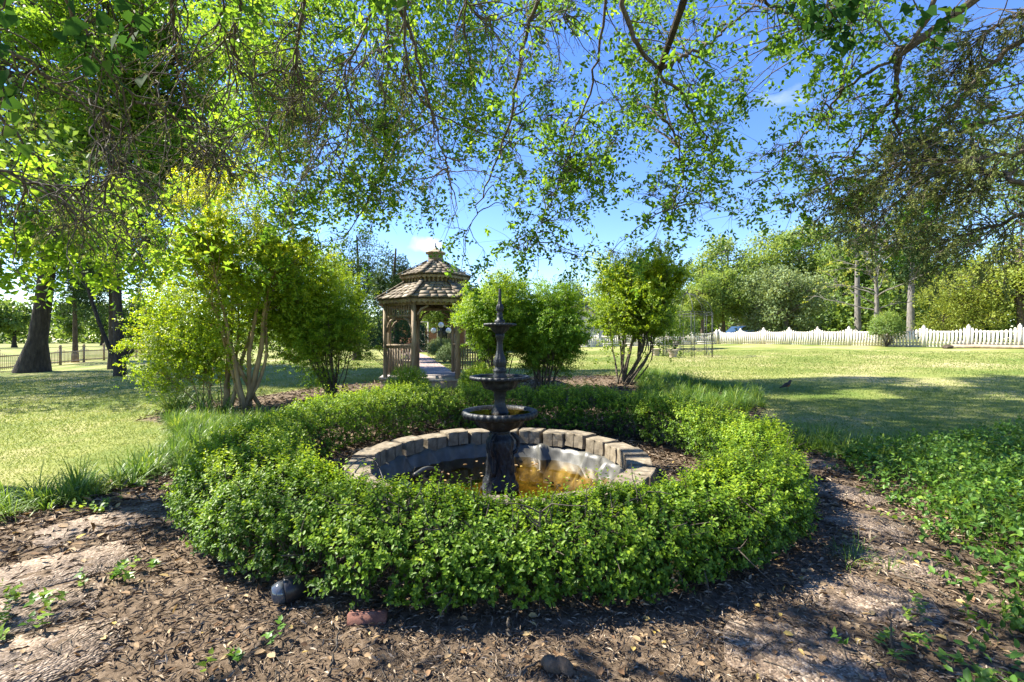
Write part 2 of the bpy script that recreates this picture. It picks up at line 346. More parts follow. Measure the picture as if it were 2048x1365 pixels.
def mat_liner():
    m, n, o = newmat('rubber_liner')
    c = n.nodes.new('ShaderNodeTexCoord'); z = n.nodes.new('ShaderNodeTexNoise'); z.inputs['Scale'].default_value = 6; z.inputs['Detail'].default_value = 8
    n.links.new(c.outputs['Object'], z.inputs['Vector'])
    r1 = ramp(n, [(.3, (.05, .048, .04)), (.6, (.10, .098, .083)), (.8, (.17, .165, .145))]); n.links.new(z.outputs[0], r1.inputs[0])
    z2 = n.nodes.new('ShaderNodeTexNoise'); z2.inputs['Scale'].default_value = 9; z2.inputs['Detail'].default_value = 9; z2.inputs['Roughness'].default_value = .7; n.links.new(c.outputs['Object'], z2.inputs['Vector'])
    r2 = ramp(n, [(.38, (.035, .027, .012)), (.55, (.12, .09, .03)), (.68, (.28, .22, .07)), (.8, (.48, .40, .18))]); n.links.new(z2.outputs[0], r2.inputs[0])
    s = n.nodes.new('ShaderNodeSeparateXYZ'); n.links.new(c.outputs['Object'], s.inputs[0])
    mr = n.nodes.new('ShaderNodeMapRange'); mr.inputs[1].default_value = -.20; mr.inputs[2].default_value = -.09; n.links.new(s.outputs[2], mr.inputs[0])
    x = n.nodes.new('ShaderNodeMix'); x.data_type = 'RGBA'; n.links.new(mr.outputs[0], x.inputs[0]); n.links.new(r2.outputs[0], x.inputs[6]); n.links.new(r1.outputs[0], x.inputs[7])
    p = n.nodes.new('ShaderNodeBsdfPrincipled'); p.inputs['Roughness'].default_value = .45; n.links.new(x.outputs[2], p.inputs['Base Color']); n.links.new(p.outputs[0], o.inputs[0]); return m
M['liner'] = mat_liner()
def mat_aggregate():
    m, n, o = newmat('exposed_aggregate')
    c = n.nodes.new('ShaderNodeTexCoord'); v = n.nodes.new('ShaderNodeTexVoronoi'); v.inputs['Scale'].default_value = 75
    n.links.new(c.outputs['Object'], v.inputs['Vector'])
    r = ramp(n, [(0, (.12, .083, .053)), (.35, (.21, .15, .098)), (.7, (.29, .215, .148)), (1, (.42, .34, .255))])
    s = n.nodes.new('ShaderNodeSeparateColor'); n.links.new(v.outputs['Color'], s.inputs[0]); n.links.new(s.outputs[0], r.inputs[0])
    z = n.nodes.new('ShaderNodeTexNoise'); z.inputs['Scale'].default_value = 4; z.inputs['Detail'].default_value = 6; n.links.new(c.outputs['Object'], z.inputs['Vector'])
    r2 = ramp(n, [(.35, (.45, .42, .40)), (.65, (1, 1, 1))]); n.links.new(z.outputs[0], r2.inputs[0])
    x = n.nodes.new('ShaderNodeMix'); x.data_type = 'RGBA'; x.blend_type = 'MULTIPLY'; x.inputs[0].default_value = 1
    n.links.new(r.outputs[0], x.inputs[6]); n.links.new(r2.outputs[0], x.inputs[7])
    b = n.nodes.new('ShaderNodeBump'); b.inputs['Strength'].default_value = .9; b.inputs['Distance'].default_value = .01; b.invert = True; n.links.new(v.outputs['Distance'], b.inputs['Height'])
    p = n.nodes.new('ShaderNodeBsdfPrincipled'); p.inputs['Roughness'].default_value = .85
    n.links.new(x.outputs[2], p.inputs['Base Color']); n.links.new(b.outputs[0], p.inputs['Normal']); n.links.new(p.outputs[0], o.inputs[0]); return m
M['slab'] = mat_aggregate()
def mat_ground():
    m, n, o = newmat('ground')
    c = n.nodes.new('ShaderNodeTexCoord'); a = n.nodes.new('ShaderNodeAttribute'); a.attribute_name = 'tint'
    def noise(sc, d=8, ro=.65):
        z = n.nodes.new('ShaderNodeTexNoise'); z.inputs['Scale'].default_value = sc; z.inputs['Detail'].default_value = d; z.inputs['Roughness'].default_value = ro
        n.links.new(c.outputs['Object'], z.inputs['Vector']); return z
    z1, z2, z3 = noise(.35, 6), noise(28, 6, .8), noise(22, 10, .75)
    g1 = ramp(n, [(.35, (.12, .175, .035)), (.5, (.24, .26, .08)), (.66, (.40, .35, .19))]); n.links.new(z1.outputs[0], g1.inputs[0])
    g2 = ramp(n, [(.3, (.55, .6, .5)), (.7, (1.25, 1.2, 1.1))]); n.links.new(z2.outputs[0], g2.inputs[0])
    x1 = n.nodes.new('ShaderNodeMix'); x1.data_type = 'RGBA'; x1.blend_type = 'MULTIPLY'; x1.inputs[0].default_value = 1; n.links.new(g1.outputs[0], x1.inputs[6]); n.links.new(g2.outputs[0], x1.inputs[7])
    r = ramp(n, [(.3, (.048, .034, .021)), (.5, (.13, .093, .06)), (.7, (.30, .225, .152))]); n.links.new(z3.outputs[0], r.inputs[0])
    x2 = n.nodes.new('ShaderNodeMix'); x2.data_type = 'RGBA'; n.links.new(a.outputs['Fac'], x2.inputs[0]); n.links.new(x1.outputs[2], x2.inputs[6]); n.links.new(r.outputs[0], x2.inputs[7])
    b = n.nodes.new('ShaderNodeBump'); b.inputs['Strength'].default_value = .8; b.inputs['Distance'].default_value = .02; n.links.new(z3.outputs[0], b.inputs['Height'])
    p = n.nodes.new('ShaderNodeBsdfPrincipled'); p.inputs['Roughness'].default_value = .95; p.inputs['Specular IOR Level'].default_value = .15
    n.links.new(x2.outputs[2], p.inputs['Base Color']); n.links.new(b.outputs[0], p.inputs['Normal']); n.links.new(p.outputs[0], o.inputs[0]); return m
M['ground'] = mat_ground()

# ------------------------------------------------------------------ the ground
BED = [(-8, -5), (-7, 0), (-5.4, 2.5), (-4.75, 3.6), (-4.3, 4.8), (-4.5, 6.4), (-5.4, 7.8), (-7.4, 9.2), (-7.8, 11.2), (-6.6, 12.8), (-5.2, 14.6), (-1, 15.2),
       (1.5, 15.2), (3.6, 14.6), (4.9, 12), (5.0, 9.6), (4.3, 7.2), (4.7, 6.2), (5.2, 5.3), (5.7, 3.6), (6.3, 1.5), (8, -5)]
def mulch(x, y):
    d = polydist(x, y, BED) * np.where(inpoly(x, y, BED), 1, -1)
    return smooth01(-.12, .16, d + .22 * wob(x, y, 2.3, 4, 5))
def geo(a, b, d0, k=1.12):
    out = [a]; d = d0
    while abs(out[-1]) < abs(b): out.append(out[-1] + math.copysign(d, b)); d *= k
    return np.array(out)
xs = np.concatenate([geo(-6, -700, .1)[::-1], np.arange(-5.96, 5.97, .04), geo(6, 700, .1)])
ys = np.concatenate([geo(.6, -40, .15)[::-1], np.arange(.64, 9.0, .04), geo(9.02, 1200, .09, 1.1)])
X, Y = np.meshgrid(xs, ys); Z = gz(X, Y); Mu = mulch(X, Y)
near = (np.abs(X) < 6.2) & (Y < 9.2) & (Y > .5)
Z = Z + np.where(near, Mu * (.012 * wob(X, Y, 9, 4, 2) + .007 * rng.normal(0, 1, X.shape) * smooth01(6, 3, Y)), .03 * wob(X, Y, .35, 3, 9) * smooth01(8, 16, np.hypot(X, Y)) * smooth01(120, 40, np.hypot(X, Y)))
ny, nx = X.shape; idx = np.arange(ny * nx).reshape(ny, nx)
Fq = np.stack([idx[:-1, :-1], idx[:-1, 1:], idx[1:, 1:], idx[1:, :-1]], -1).reshape(-1, 4)
tag(mk('ground', [(np.stack([X, Y, Z], -1).reshape(-1, 3), [Fq])], M['ground'], tint=Mu.ravel(), smooth=True), 'lawn and brown mulch beds of the garden', 'ground', kind='structure')

# brick path beyond the gazebo
pp = spline([(-2.35, 14.75, 0), (-3.0, 18, 0), (-4.3, 23, 0), (-6.2, 30, 0), (-9, 38, 0)], 30); pv = []
for i, p in enumerate(pp):
    t = nrm(pp[min(i + 1, 29)] - pp[max(i - 1, 0)]); s_ = np.array([t[1], -t[0], 0]) * .62
    for k in (-1, 1): q = p + s_ * k; pv.append([q[0], q[1], G(q[0], q[1]) + .03])
mat_p = mat_noise('pink_paving', [(.3, (.27, .19, .16)), (.7, (.42, .32, .28))], 6, .9, .2)
tag(mk('path', [(np.array(pv), [np.array([[2 * i, 2 * i + 1, 2 * i + 3, 2 * i + 2] for i in range(29)])])], mat_p), 'pinkish paved path running on beyond the gazebo', 'path', kind='structure')

# ------------------------------------------------------------------ pond
def make_block():
    bm = bmesh.new()
    pr = []
    for x, y in ((-.138, 0), (-.007, 0), (0, .022), (.007, 0), (.138, 0), (.160, .07), (.168, .25), (-.168, .25), (-.160, .07)):
        pr.append((x, y))
    lo = [bm.verts.new((x, y, 0)) for x, y in pr]; hi = [bm.verts.new((x, y, .168)) for x, y in pr]
    n = len(pr); bm.faces.new(lo[::-1]); bm.faces.new(hi)
    for i in range(n): bm.faces.new((lo[i], lo[(i + 1) % n], hi[(i + 1) % n], hi[i]))
    bmesh.ops.bevel(bm, geom=[e for e in bm.edges if e.verts[0].co.z > .1 and e.verts[1].co.z > .1], offset=.012, segments=2, affect='EDGES', profile=.6)
    bmesh.ops.triangulate(bm, faces=bm.faces)
    bmesh.ops.subdivide_edges(bm, edges=bm.edges, cuts=1)
    r = random.Random(4)
    for v in bm.verts: v.co += Vector((r.uniform(-1, 1), r.uniform(-1, 1), r.uniform(-1, 1))) * .004
    me = bpy.data.meshes.new('edging_block'); bm.to_mesh(me); bm.free(); me.materials.append(M['block']); return me
bme = make_block(); NB = 26; b0 = None
for i in range(NB):
    th = 2 * math.pi * (i + .35) / NB + random.uniform(-.012, .012)
    if b0 is None: o = b0 = bpy.data.objects.new('edging_block', bme)
    else: o = b0.copy()
    COL.objects.link(o)
    r = 1.33 + random.uniform(-.015, .02)
    o.location = (PC[0] + r * math.cos(th), PC[1] + r * math.sin(th), .085 + random.uniform(-.018, .018) + .02 * math.cos(th))
    o.rotation_euler = (random.uniform(-.03, .03), random.uniform(-.02, .02), th - math.pi / 2 + random.uniform(-.09, .09))
    a = math.degrees(th) % 360
    lab = ('weathered tan concrete block in the pond ring behind the fountain' if 55 <= a < 125 else
           'grey concrete block in the pond ring on the plastic hose side' if 125 <= a < 235 else
           'dappled tan concrete block in the pond ring above the crumpled pale liner' if (a < 55 or a >= 305) else
           'concrete block in the pond ring hidden low behind the front hedge')
    tag(o, lab, 'edging block', 'concrete blocks ringing the pond')
# liner with folds
th = np.linspace(0, 2 * np.pi, 241)[:-1]; rr = np.array([0, .4, .8, 1.0, 1.14, 1.23, 1.28, 1.31, 1.34, 1.40]); zz = np.array([-.40, -.40, -.38, -.33, -.24, -.14, -.06, .02, .07, .085])
TH, RR = np.meshgrid(th, rr); ZZ = np.repeat(zz[:, None], 240, 1)
tri = lambda v: np.abs((v / np.pi) % 2 - 1)
fold = tri(TH * 18 + 2.3 * np.sin(TH * 3) + RR * 4) ** 4 * .10 + tri(TH * 11 + 1.7 * np.sin(TH * 5) - RR * 9) ** 5 * .12 + .018 * np.sin(TH * 41 + RR * 60)
fw = .5 * smooth01(1.05, 1.25, RR) * (1 - .7 * smooth01(1.33, 1.4, RR))
RR2 = RR - fold * fw * .9; ZZ = ZZ + fold * fw * .55
V = np.stack([PC[0] + RR2 * np.cos(TH), PC[1] + RR2 * np.sin(TH), ZZ], -1).reshape(-1, 3); idx = np.arange(len(V)).reshape(10, 240)
Fq = np.stack([idx[:-1], np.roll(idx, -1, 1)[:-1], np.roll(idx, -1, 1)[1:], idx[1:]], -1).reshape(-1, 4)
tag(mk('pond_liner', [(V, [Fq])], M['liner'], origin=(PC[0], PC[1], 0)), 'crumpled grey rubber pond liner tucked under the block ring', 'pond liner')
MB().lathe([(1.29, 0), (.6, 0), (.05, 0)], (PC[0], PC[1], -.08), 64, cap=False).build('water', M['water']).__setitem__('kind', 'structure')
# leaf scraps on the pond floor and a few afloat
n = 500; a = rng.uniform(0, 6.28, n); r = 1.1 * np.sqrt(rng.uniform(0, 1, n)); P = np.stack([PC[0] + r * np.cos(a), PC[1] + r * np.sin(a), np.where(rng.uniform(0, 1, n) < .12, -.078, -.385)], 1)
lv = leaves(P, np.c_[rng.normal(0, 1, (n, 2)), np.zeros(n)], np.tile([0, 0, 1.], (n, 1)), rng.uniform(.03, .07, n), rng.uniform(.015, .035, n), OVAL, rng.uniform(.3, 1, n))
tag(mk('sunken_leaves', [lv[0]], M['dry_leaf'], tint=lv[1]), 'brown leaf scraps lying in the amber pond water', 'leaf litter', kind='stuff')

# ------------------------------------------------------------------ fountain
fx, fy = PC; u = .005376
def zf(py): return 1.5 - (py - 678) * u
def prof(lst): return [(hw * u, zf(py)) for hw, py in lst]
fe = empty('tiered_fountain', (fx, fy, -.3), 'dark cast iron three tier fountain standing in the round pond', 'fountain')
sc_ = lambda n, d, p=1: (lambda th, i: 1 + d * np.abs(np.sin(th * n / 2)) ** p)
def fl(n, d, rows): return lambda th, i: 1 + (d * (np.abs(np.sin(th * n / 2)) - .5) if i in rows else 0)
# pedestal: a sculpted shaft of long-necked birds with loops
mb = MB(); base = prof([(36, 1000), (36, 975), (33, 966), (30, 958), (26, 945), (24.5, 925), (25, 905), (27, 890), (27, 880), (24, 874), (19, 869), (18, 864), (21, 861)])
pr2 = [(np.interp(z, [b[1] for b in base], [b[0] for b in base]), z) for z in np.linspace(base[0][1], base[-1][1], 46)]
def carve(th, i):
    t = i / 45; k = max(0, 1 - abs(t - .45) / .5)
    return 1 + k * (.13 * np.cos(3 * th + 1.2 + .8 * t) + .07 * np.sin(7 * th + 9 * t) + .05 * np.sin(13 * th - 17 * t)) + .03 * np.sin(17 * th + 40 * t)
mb.lathe(pr2, (fx, fy, 0), 72, carve)
mb.build('pedestal', M['iron'], fe, smooth=True)
for k in range(3):
    a = R(5 + 120 * k); c, s_ = math.cos(a), math.sin(a); lp = []
    for rad, py in ((22, 866), (31, 872), (36, 880), (36, 892), (32, 902), (25, 908), (24, 925), (27, 945)): lp.append((fx + rad * u * c, fy + rad * u * s_, zf(py)))
    MB().tube(spline(lp, 20), np.interp(np.linspace(0, 1, 20), [0, .2, .4, 1], [.012, .028, .016, .03]), 8).build('bird_neck', M['iron'], fe, smooth=True)
def basin(rim, py_top, lip, bowl, n, wl):
    # outer profile from the bottom up, over the rim and down inside
    out = prof(bowl) + prof([(rim * .90, py_top + lip), (rim * .985, py_top + lip * .75), (rim, py_top + lip * .35), (rim * .97, py_top)])
    nb = len(out)
    out += prof([(rim * .93, py_top - .5), (rim * .88, py_top + 1), (rim * .84, py_top + 5), (bowl[-2][0] * .85, py_top + lip), (4, py_top + lip + 6)])
    f = lambda th, i: 1 + (.022 * np.sin(th * n) if nb - 4 <= i <= nb - 1 else .018 * np.sin(th * n * .5) if i >= 2 and i < nb - 4 else 0)
    o = MB().lathe(out, (fx, fy, 0), 144, f).build('basin', M['iron'], fe, smooth=True)
    MB().lathe([(rim * .86 * u, 0), (rim * .4 * u, 0), (3 * u, 0)], (fx, fy, zf(wl)), 64, cap=False).build('water', M['water'], o)
basin(75, 820, 14, [(19, 861), (26, 858), (40, 852), (47, 845), (50, 838), (52, 835)], 34, 824)
basin(60, 752, 8, [(12, 780), (26, 778.5), (33, 775), (36, 768), (38, 761)], 30, 755)
basin(33, 648, 5, [(8, 669), (11, 666), (17, 660), (20, 655), (21, 654)], 24, 649.6)
MB().lathe(prof([(21, 834), (21, 826), (17, 823), (16, 818), (13, 813), (11, 804), (11, 796), (13, 791), (12, 785), (16, 781), (17, 778)]), (fx, fy, 0), 40).build('stem', M['iron'], fe, smooth=True)
MB().lathe(prof([(12, 760), (14, 752), (11, 748), (13.5, 743), (14, 740), (10, 737), (10.5, 733), (12.6, 727), (12, 720), (9.7, 714), (7.5, 708), (6.3, 700), (5.6, 690), (6, 682), (8.2, 677), (9.4, 672), (9, 668)]), (fx, fy, 0), 40, lambda th, i: 1 + (.07 * np.sin(th * 8) if 6 <= i <= 12 else 0)).build('baluster', M['iron'], fe, smooth=True)
MB().lathe(prof([(10, 656), (10.3, 645), (10.3, 641), (6.4, 640), (6, 632), (6.3, 628), (4.5, 625.5), (7, 622), (7.5, 618), (6.2, 612), (4, 608), (3.3, 602), (2.9, 592), (2.3, 580), (1.4, 578)]), (fx, fy, 0), 32, lambda th, i: 1 + (.12 * np.sin(th * 7) if 7 <= i <= 10 else 0)).build('finial', M['iron'], fe, smooth=True)

# ------------------------------------------------------------------ boxwood hedge ring
def ring_at(a):
    c, s_ = np.cos(a), np.sin(a)
    ri = 2.2 + .05 * np.maximum(c, 0) - .25 * np.maximum(-s_, 0)
    ro = 2.90 + .28 * np.maximum(-c, 0) + .12 * np.maximum(s_, 0) - .2 * np.maximum(-s_, 0)
    h = .545 + .14 * np.maximum(s_, 0) + .05 * np.maximum(-c, 0) ** 2 - .165 * np.maximum(-s_, 0) ** 2
    return ri, ro, h
HC = (0.0, 5.15); HR = 2.6
def hedge(name, label, a0, a1, n, k, lL, lW):
    e = empty(name, (HC[0], HC[1] + (2.4 if a0 < 2 and a0 > -.5 else -2.4), 0), label, 'hedge', 'clipped boxwood ring round the pond')
    a = rng.uniform(a0, a1, n); ri, ro, h = ring_at(a)
    mid = (ri + ro) / 2; hw = (ro - ri) / 2
    lump = 1 + .17 * wob(a * 8, mid, 1.0, 4, 1)
    # position on the rounded section: phi 0 = inside foot, pi = outside foot
    ph = np.pi * np.clip(rng.beta(1.15, 1.15, n), 0.01, .99)
    sup = 2.6
    cx_ = -np.sign(np.cos(ph)) * np.abs(np.cos(ph)) ** (2 / sup); sz_ = np.abs(np.sin(ph)) ** (2 / sup)
    dep = rng.uniform(0, 1, n) ** 1.6 * .34
    lr = wob(a * 15, cx_ * 2.2, 1, 4, 11) * .085
    rad = mid + cx_ * hw * (1 - dep) * lump * (.86 + .14 * smooth01(0, .5, sz_)) + lr * .6
    z = .05 + (h * lump - .05) * sz_ * (1 - dep * .9) + lr * .5 * sz_
    x = HC[0] + rad * np.cos(a); y = HC[1] + rad * np.sin(a)
    P = np.stack([x, y, z + gz(x, y)], 1)
    out = np.stack([np.cos(a) * cx_, np.sin(a) * cx_, .25 + sz_ * .9], 1)
    D = nrm(out + rng.normal(0, .42, (n, 3)) + [0, 0, .25])
    tone = np.clip(.22 + .42 * (1 - dep / .34) * smooth01(.1, .6, z) + .10 * wob(x * 3, y * 3, 1.3, 3, 4) + rng.normal(0, .10, n), 0, 1)  # shade painted into leaf tone: darker deep inside and low, lighter on top
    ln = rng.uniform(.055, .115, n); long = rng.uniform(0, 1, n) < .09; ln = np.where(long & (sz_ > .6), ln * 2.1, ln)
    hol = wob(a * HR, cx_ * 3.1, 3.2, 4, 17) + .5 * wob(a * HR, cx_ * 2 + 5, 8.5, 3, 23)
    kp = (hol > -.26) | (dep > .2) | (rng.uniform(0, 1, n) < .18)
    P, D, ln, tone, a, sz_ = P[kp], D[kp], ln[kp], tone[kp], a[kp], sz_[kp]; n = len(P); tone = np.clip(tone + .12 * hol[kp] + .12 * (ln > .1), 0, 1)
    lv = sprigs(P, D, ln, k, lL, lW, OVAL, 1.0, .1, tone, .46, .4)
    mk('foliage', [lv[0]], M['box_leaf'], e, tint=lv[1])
    q = rng.choice(n, n // 4, False)
    st = np.stack([P[q] - D[q] * .12, P[q], P[q] + D[q] * ln[q][:, None] * .9], 1); V1 = tubes(st, np.tile([.0028, .002, .0012], (len(q), 1)), 3)
    m_ = 240; a2 = rng.uniform(a0, a1, m_); r1, r2, hh = ring_at(a2); bx = HC[0] + (r1 + r2) / 2 * np.cos(a2); by = HC[1] + (r1 + r2) / 2 * np.sin(a2)
    base_ = np.stack([bx, by, gz(bx, by)], 1)
    g1 = grow(base_, np.c_[rng.normal(0, .55, (m_, 2)), np.ones(m_)], rng.uniform(.35, .55, m_), 6, .2); V2 = tubes(g1, np.tile(np.linspace(.012, .004, 6), (m_, 1)), 5)
    p3, t3, _ = pick(g1, 900, .2, 1); g2 = grow(p3, side(t3, .9), rng.uniform(.12, .3, 900), 4, .25); V3 = tubes(g2, np.tile(np.linspace(.005, .002, 4), (900, 1)), 4)
    mk('stems', [V1, V2, V3], M['limb_bark'], e)
    return e
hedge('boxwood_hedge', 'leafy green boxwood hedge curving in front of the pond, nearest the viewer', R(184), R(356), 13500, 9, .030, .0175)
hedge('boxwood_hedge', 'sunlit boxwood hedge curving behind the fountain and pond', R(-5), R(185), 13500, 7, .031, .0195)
def ball_shrub(name, label, x, y, rx, h, n, lL, mat, group=None, catg='shrub', tone=.35):
    z0 = G(x, y); e = empty(name, (x, y, z0), label, catg, group)
    d = nrm(rng.normal(0, 1, (n, 3))); d[:, 2] = np.abs(d[:, 2]) * 1.0 - .15; d = nrm(d)
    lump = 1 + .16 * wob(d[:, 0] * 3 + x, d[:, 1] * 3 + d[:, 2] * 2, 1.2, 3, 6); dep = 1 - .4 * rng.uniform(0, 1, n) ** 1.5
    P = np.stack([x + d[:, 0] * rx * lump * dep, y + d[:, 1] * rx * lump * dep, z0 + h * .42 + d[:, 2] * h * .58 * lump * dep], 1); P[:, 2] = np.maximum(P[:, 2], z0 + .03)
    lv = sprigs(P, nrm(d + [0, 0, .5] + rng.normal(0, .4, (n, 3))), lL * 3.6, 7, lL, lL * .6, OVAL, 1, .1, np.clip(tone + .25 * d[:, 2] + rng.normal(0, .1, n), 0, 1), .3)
    mk('foliage', [lv[0]], mat, e, tint=lv[1])
    g1 = grow(np.tile([x, y, z0], (30, 1)), np.c_[rng.normal(0, .5, (30, 2)), np.ones(30)], h * .75, 6, .15); V2 = tubes(g1, np.tile(np.linspace(.015, .004, 6), (30, 1)), 5)
    mk('stems', [V2], M['limb_bark'], e); return e
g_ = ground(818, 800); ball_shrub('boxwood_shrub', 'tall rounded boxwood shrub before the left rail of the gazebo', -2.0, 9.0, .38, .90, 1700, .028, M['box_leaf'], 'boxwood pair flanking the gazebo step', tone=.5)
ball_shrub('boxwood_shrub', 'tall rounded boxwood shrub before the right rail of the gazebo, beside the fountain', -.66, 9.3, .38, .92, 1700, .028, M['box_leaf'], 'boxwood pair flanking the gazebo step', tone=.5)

# ------------------------------------------------------------------ gazebo
GC = np.array([-2.2, 13.4]); fa = math.atan2(-.986, .165)
ge = empty('gazebo', (GC[0], GC[1], .2), 'weathered cedar octagonal gazebo with a two tier shingled roof and cupola', 'gazebo')
def ov(k, r, z): a = fa + R(22.5 + 45 * k); return np.array([GC[0] + r * math.cos(a), GC[1] + r * math.sin(a), z])
def octo(mb, r0, z0, r1, z1, cap=False):
    V = [ov(k, r0, z0) for k in range(8)] + [ov(k, r1, z1) for k in range(8)]
    Fs = [np.array([[k, (k + 1) % 8, 8 + (k + 1) % 8, 8 + k] for k in range(8)])]
    if cap: Fs += [np.array([[8 + k for k in range(8)]]), np.array([[k for k in range(8)][::-1]])]
    return mb.add(V, Fs)
octo(MB(), 1.60, .10, 1.60, .40, True).build('skirt', M['gazebo_wood'], ge)
octo(MB(), 1.64, .402, 1.64, .45, True).build('floor', M['deck'], ge)
for k in range(8):
    MB().box(ov(k, 1.46, 1.47), (.095, .095, 2.04), ax=nrm(ov(k, 1, 0) - ov(k, 0, 0)), ay=nrm(np.cross([0, 0, 1], ov(k, 1, 0) - ov(k, 0, 0)))).build('post', M['gazebo_wood'], ge)
for k in range(8):            # sides between vertex k and k+1; 7 is the entry (front), 3 the exit
    a, b = ov(k, 1.46, 0), ov(k + 1, 1.46, 0); ax = nrm(b - a); a = a + ax * .05; b = b - ax * .05; Lr = np.linalg.norm(b - a); zv = np.array([0, 0, 1.])
    if k not in (7, 3):
        mb = MB(); mb.bar(a + zv * 1.33, b + zv * 1.33, .085, .04); mb.bar(a + zv * 1.275, b + zv * 1.275, .035, .06); mb.bar(a + zv * .56, b + zv * .56, .035, .06)
        for i in range(10): q = a + ax * Lr * (i + .5) / 10; mb.bar(q + zv * .592, q + zv * 1.244, .036)
        mb.build('railing', M['gazebo_wood'], ge)
    mb = MB(); mb.bar(a + zv * 2.435, b + zv * 2.435, .06, .10)
    if k not in (7, 3):
        mb.bar(a + zv * 2.10, b + zv * 2.10, .045, .05)
        for i in range(11): q = a + ax * Lr * (i + .5) / 11; mb.bar(q + zv * 2.127, q + zv * 2.383, .03)
    mb.build('frieze', M['gazebo_wood'], ge)
    zt = 2.38 if k in (7, 3) else 2.07
    for s0, sg in ((a, 1), (b, -1)):
        MB().tube([s0 + ax * sg * x_ + zv * z_ for x_, z_ in ((.0, zt - .40), (.05, zt - .25), (.15, zt - .10), (.32, zt - .02))], [.032, .036, .036, .03], 4).build('brace', M['gazebo_wood'], ge)
def fascia(r, zt, h, nsc):
    mb = MB()
    for k in range(8):
        a, b = ov(k, r, 0), ov(k + 1, r, 0); n_ = nsc * 6; V = []
        nn = nrm((a + b) / 2 - np.array([GC[0], GC[1], 0])) * .022
        for th_ in (0, 1):
            for i in range(n_ + 1):
                p = a + (b - a) * i / n_; s_ = abs(math.sin(math.pi * i / 6))
                V.append(p + nn * th_ + [0, 0, zt]); V.append(p + nn * th_ + [0, 0, zt - h * .62 - h * .38 * s_])
        m_ = 2 * (n_ + 1); Fq = [[2 * i, 2 * i + 1, 2 * i + 3, 2 * i + 2] for i in range(n_)] + [[m_ + 2 * i, m_ + 2 * i + 2, m_ + 2 * i + 3, m_ + 2 * i + 1] for i in range(n_)] + [[2 * i + 1, m_ + 2 * i + 1, m_ + 2 * i + 3, 2 * i + 3] for i in range(n_)] + [[2 * i, 2 * i + 2, m_ + 2 * i + 2, m_ + 2 * i] for i in range(n_)]
        mb.add(V, [np.array(Fq)])
    return mb.build('fascia', M['gazebo_wood'], ge)
fascia(1.62, 2.56, .15, 9); fascia(.985, 3.25, .11, 6)
def shingles(r0, z0, r1, z1, rows, wid, under, name='roof'):
    mb = MB(); tn = []
    octo(mb, r0 - .01, z0 - under, r1, z1 - under); tn += [.3] * 16
    for k in range(8):
        A0, B0, A1, B1 = ov(k, r0, z0), ov(k + 1, r0, z0), ov(k, r1, z1), ov(k + 1, r1, z1)
        n_ = nrm(np.cross(B0 - A0, A1 - A0)); sl_ = nrm((A1 + B1) / 2 - (A0 + B0) / 2); dt = 1 / rows
        for r_ in range(rows):
            t0, t1 = r_ * dt, min((r_ + 1.25) * dt, 1)
            w = np.linalg.norm((B0 - A0) * (1 - t0) + (B1 - A1) * t0); cuts = [0]
            while cuts[-1] < 1: cuts.append(cuts[-1] + wid / w * random.uniform(.6, 1.35))
            cuts[-1] = 1
            for c0, c1 in zip(cuts[:-1], cuts[1:]):
                if c1 - c0 < .02: continue
                g = .006 / w; j = random.uniform(-.018, .012); lift = .026 + random.uniform(-.004, .012)
                def pt(s_, t): return (A0 * (1 - t) + A1 * t) * (1 - s_) + (B0 * (1 - t) + B1 * t) * s_
                lo0, lo1, up1, up0 = pt(c0 + g, t0) + sl_ * j, pt(c1 - g, t0) + sl_ * j, pt(c1 - g, t1), pt(c0 + g, t1)
                V = [lo0, lo1, up1, up0, lo0 + n_ * lift, lo1 + n_ * lift, up1 + n_ * .004, up0 + n_ * .004]
                mb.add(V, [np.array([[0, 3, 2, 1], [4, 5, 6, 7], [0, 1, 5, 4], [1, 2, 6, 5], [2, 3, 7, 6], [3, 0, 4, 7]])]); tn += [random.gauss(.5, .2)] * 8
        for r_ in range(rows + 1):            # hip caps
            t0, t1 = r_ * dt - .02, min((r_ + 1.15) * dt, 1.0); p0 = A0 * (1 - t0) + A1 * t0; p1 = A0 * (1 - t1) + A1 * t1
            if t0 > .97: continue
            up = np.array([0, 0, 1.]); ax_ = nrm(p1 - p0); ay_ = nrm(np.cross(up, ax_)); az_ = np.cross(ax_, ay_)
            mb.box((p0 + p1) / 2 + az_ * .042, (np.linalg.norm(p1 - p0), .13, .02), ax_, ay_, az_); tn += [random.gauss(.3, .1)] * 8
    return mb.build(name, M['shingle'], ge, tint=np.clip(tn, 0, 1))
shingles(1.70, 2.56, .90, 3.06, 5, .24, .03, 'lower_roof')
shingles(1.06, 3.25, .24, 3.70, 5, .19, .02, 'upper_roof')
mb = MB(); octo(mb, .80, 3.0, .80, 3.24)
for k in range(8):
    a, b = ov(k, .90, 0), ov(k + 1, .90, 0)
    for i in range(6): q = a + (b - a) * (i + .5) / 6; mb.bar(q + zv * 3.02, q + zv * 3.24, .05)
mb.build('vent', M['gazebo_wood'], ge)
cu = octo(MB(), .215, 3.66, .215, 3.95, True)
for z in np.arange(3.72, 3.94, .035): octo(cu, .232, z, .222, z + .012, True)
cu = cu.build('cupola', M['gazebo_wood'], ge)
mb = MB(); octo(mb, .30, 3.94, .30, 3.965, True); octo(mb, .31, 3.966, .02, 4.12); mb.build('cap_roof', M['gazebo_wood'], cu)
MB().lathe([(.02, 0), (.012, .03), (.03, .05), (.03, .07), (.008, .09), (.022, .11), (.004, .17)], (GC[0], GC[1], 4.11), 12).build('finial', M['darkmetal'], cu)
be = empty('garden_bench', (*ov(5, .95, .45),), 'slatted wooden bench inside the gazebo by its right rail', 'bench')
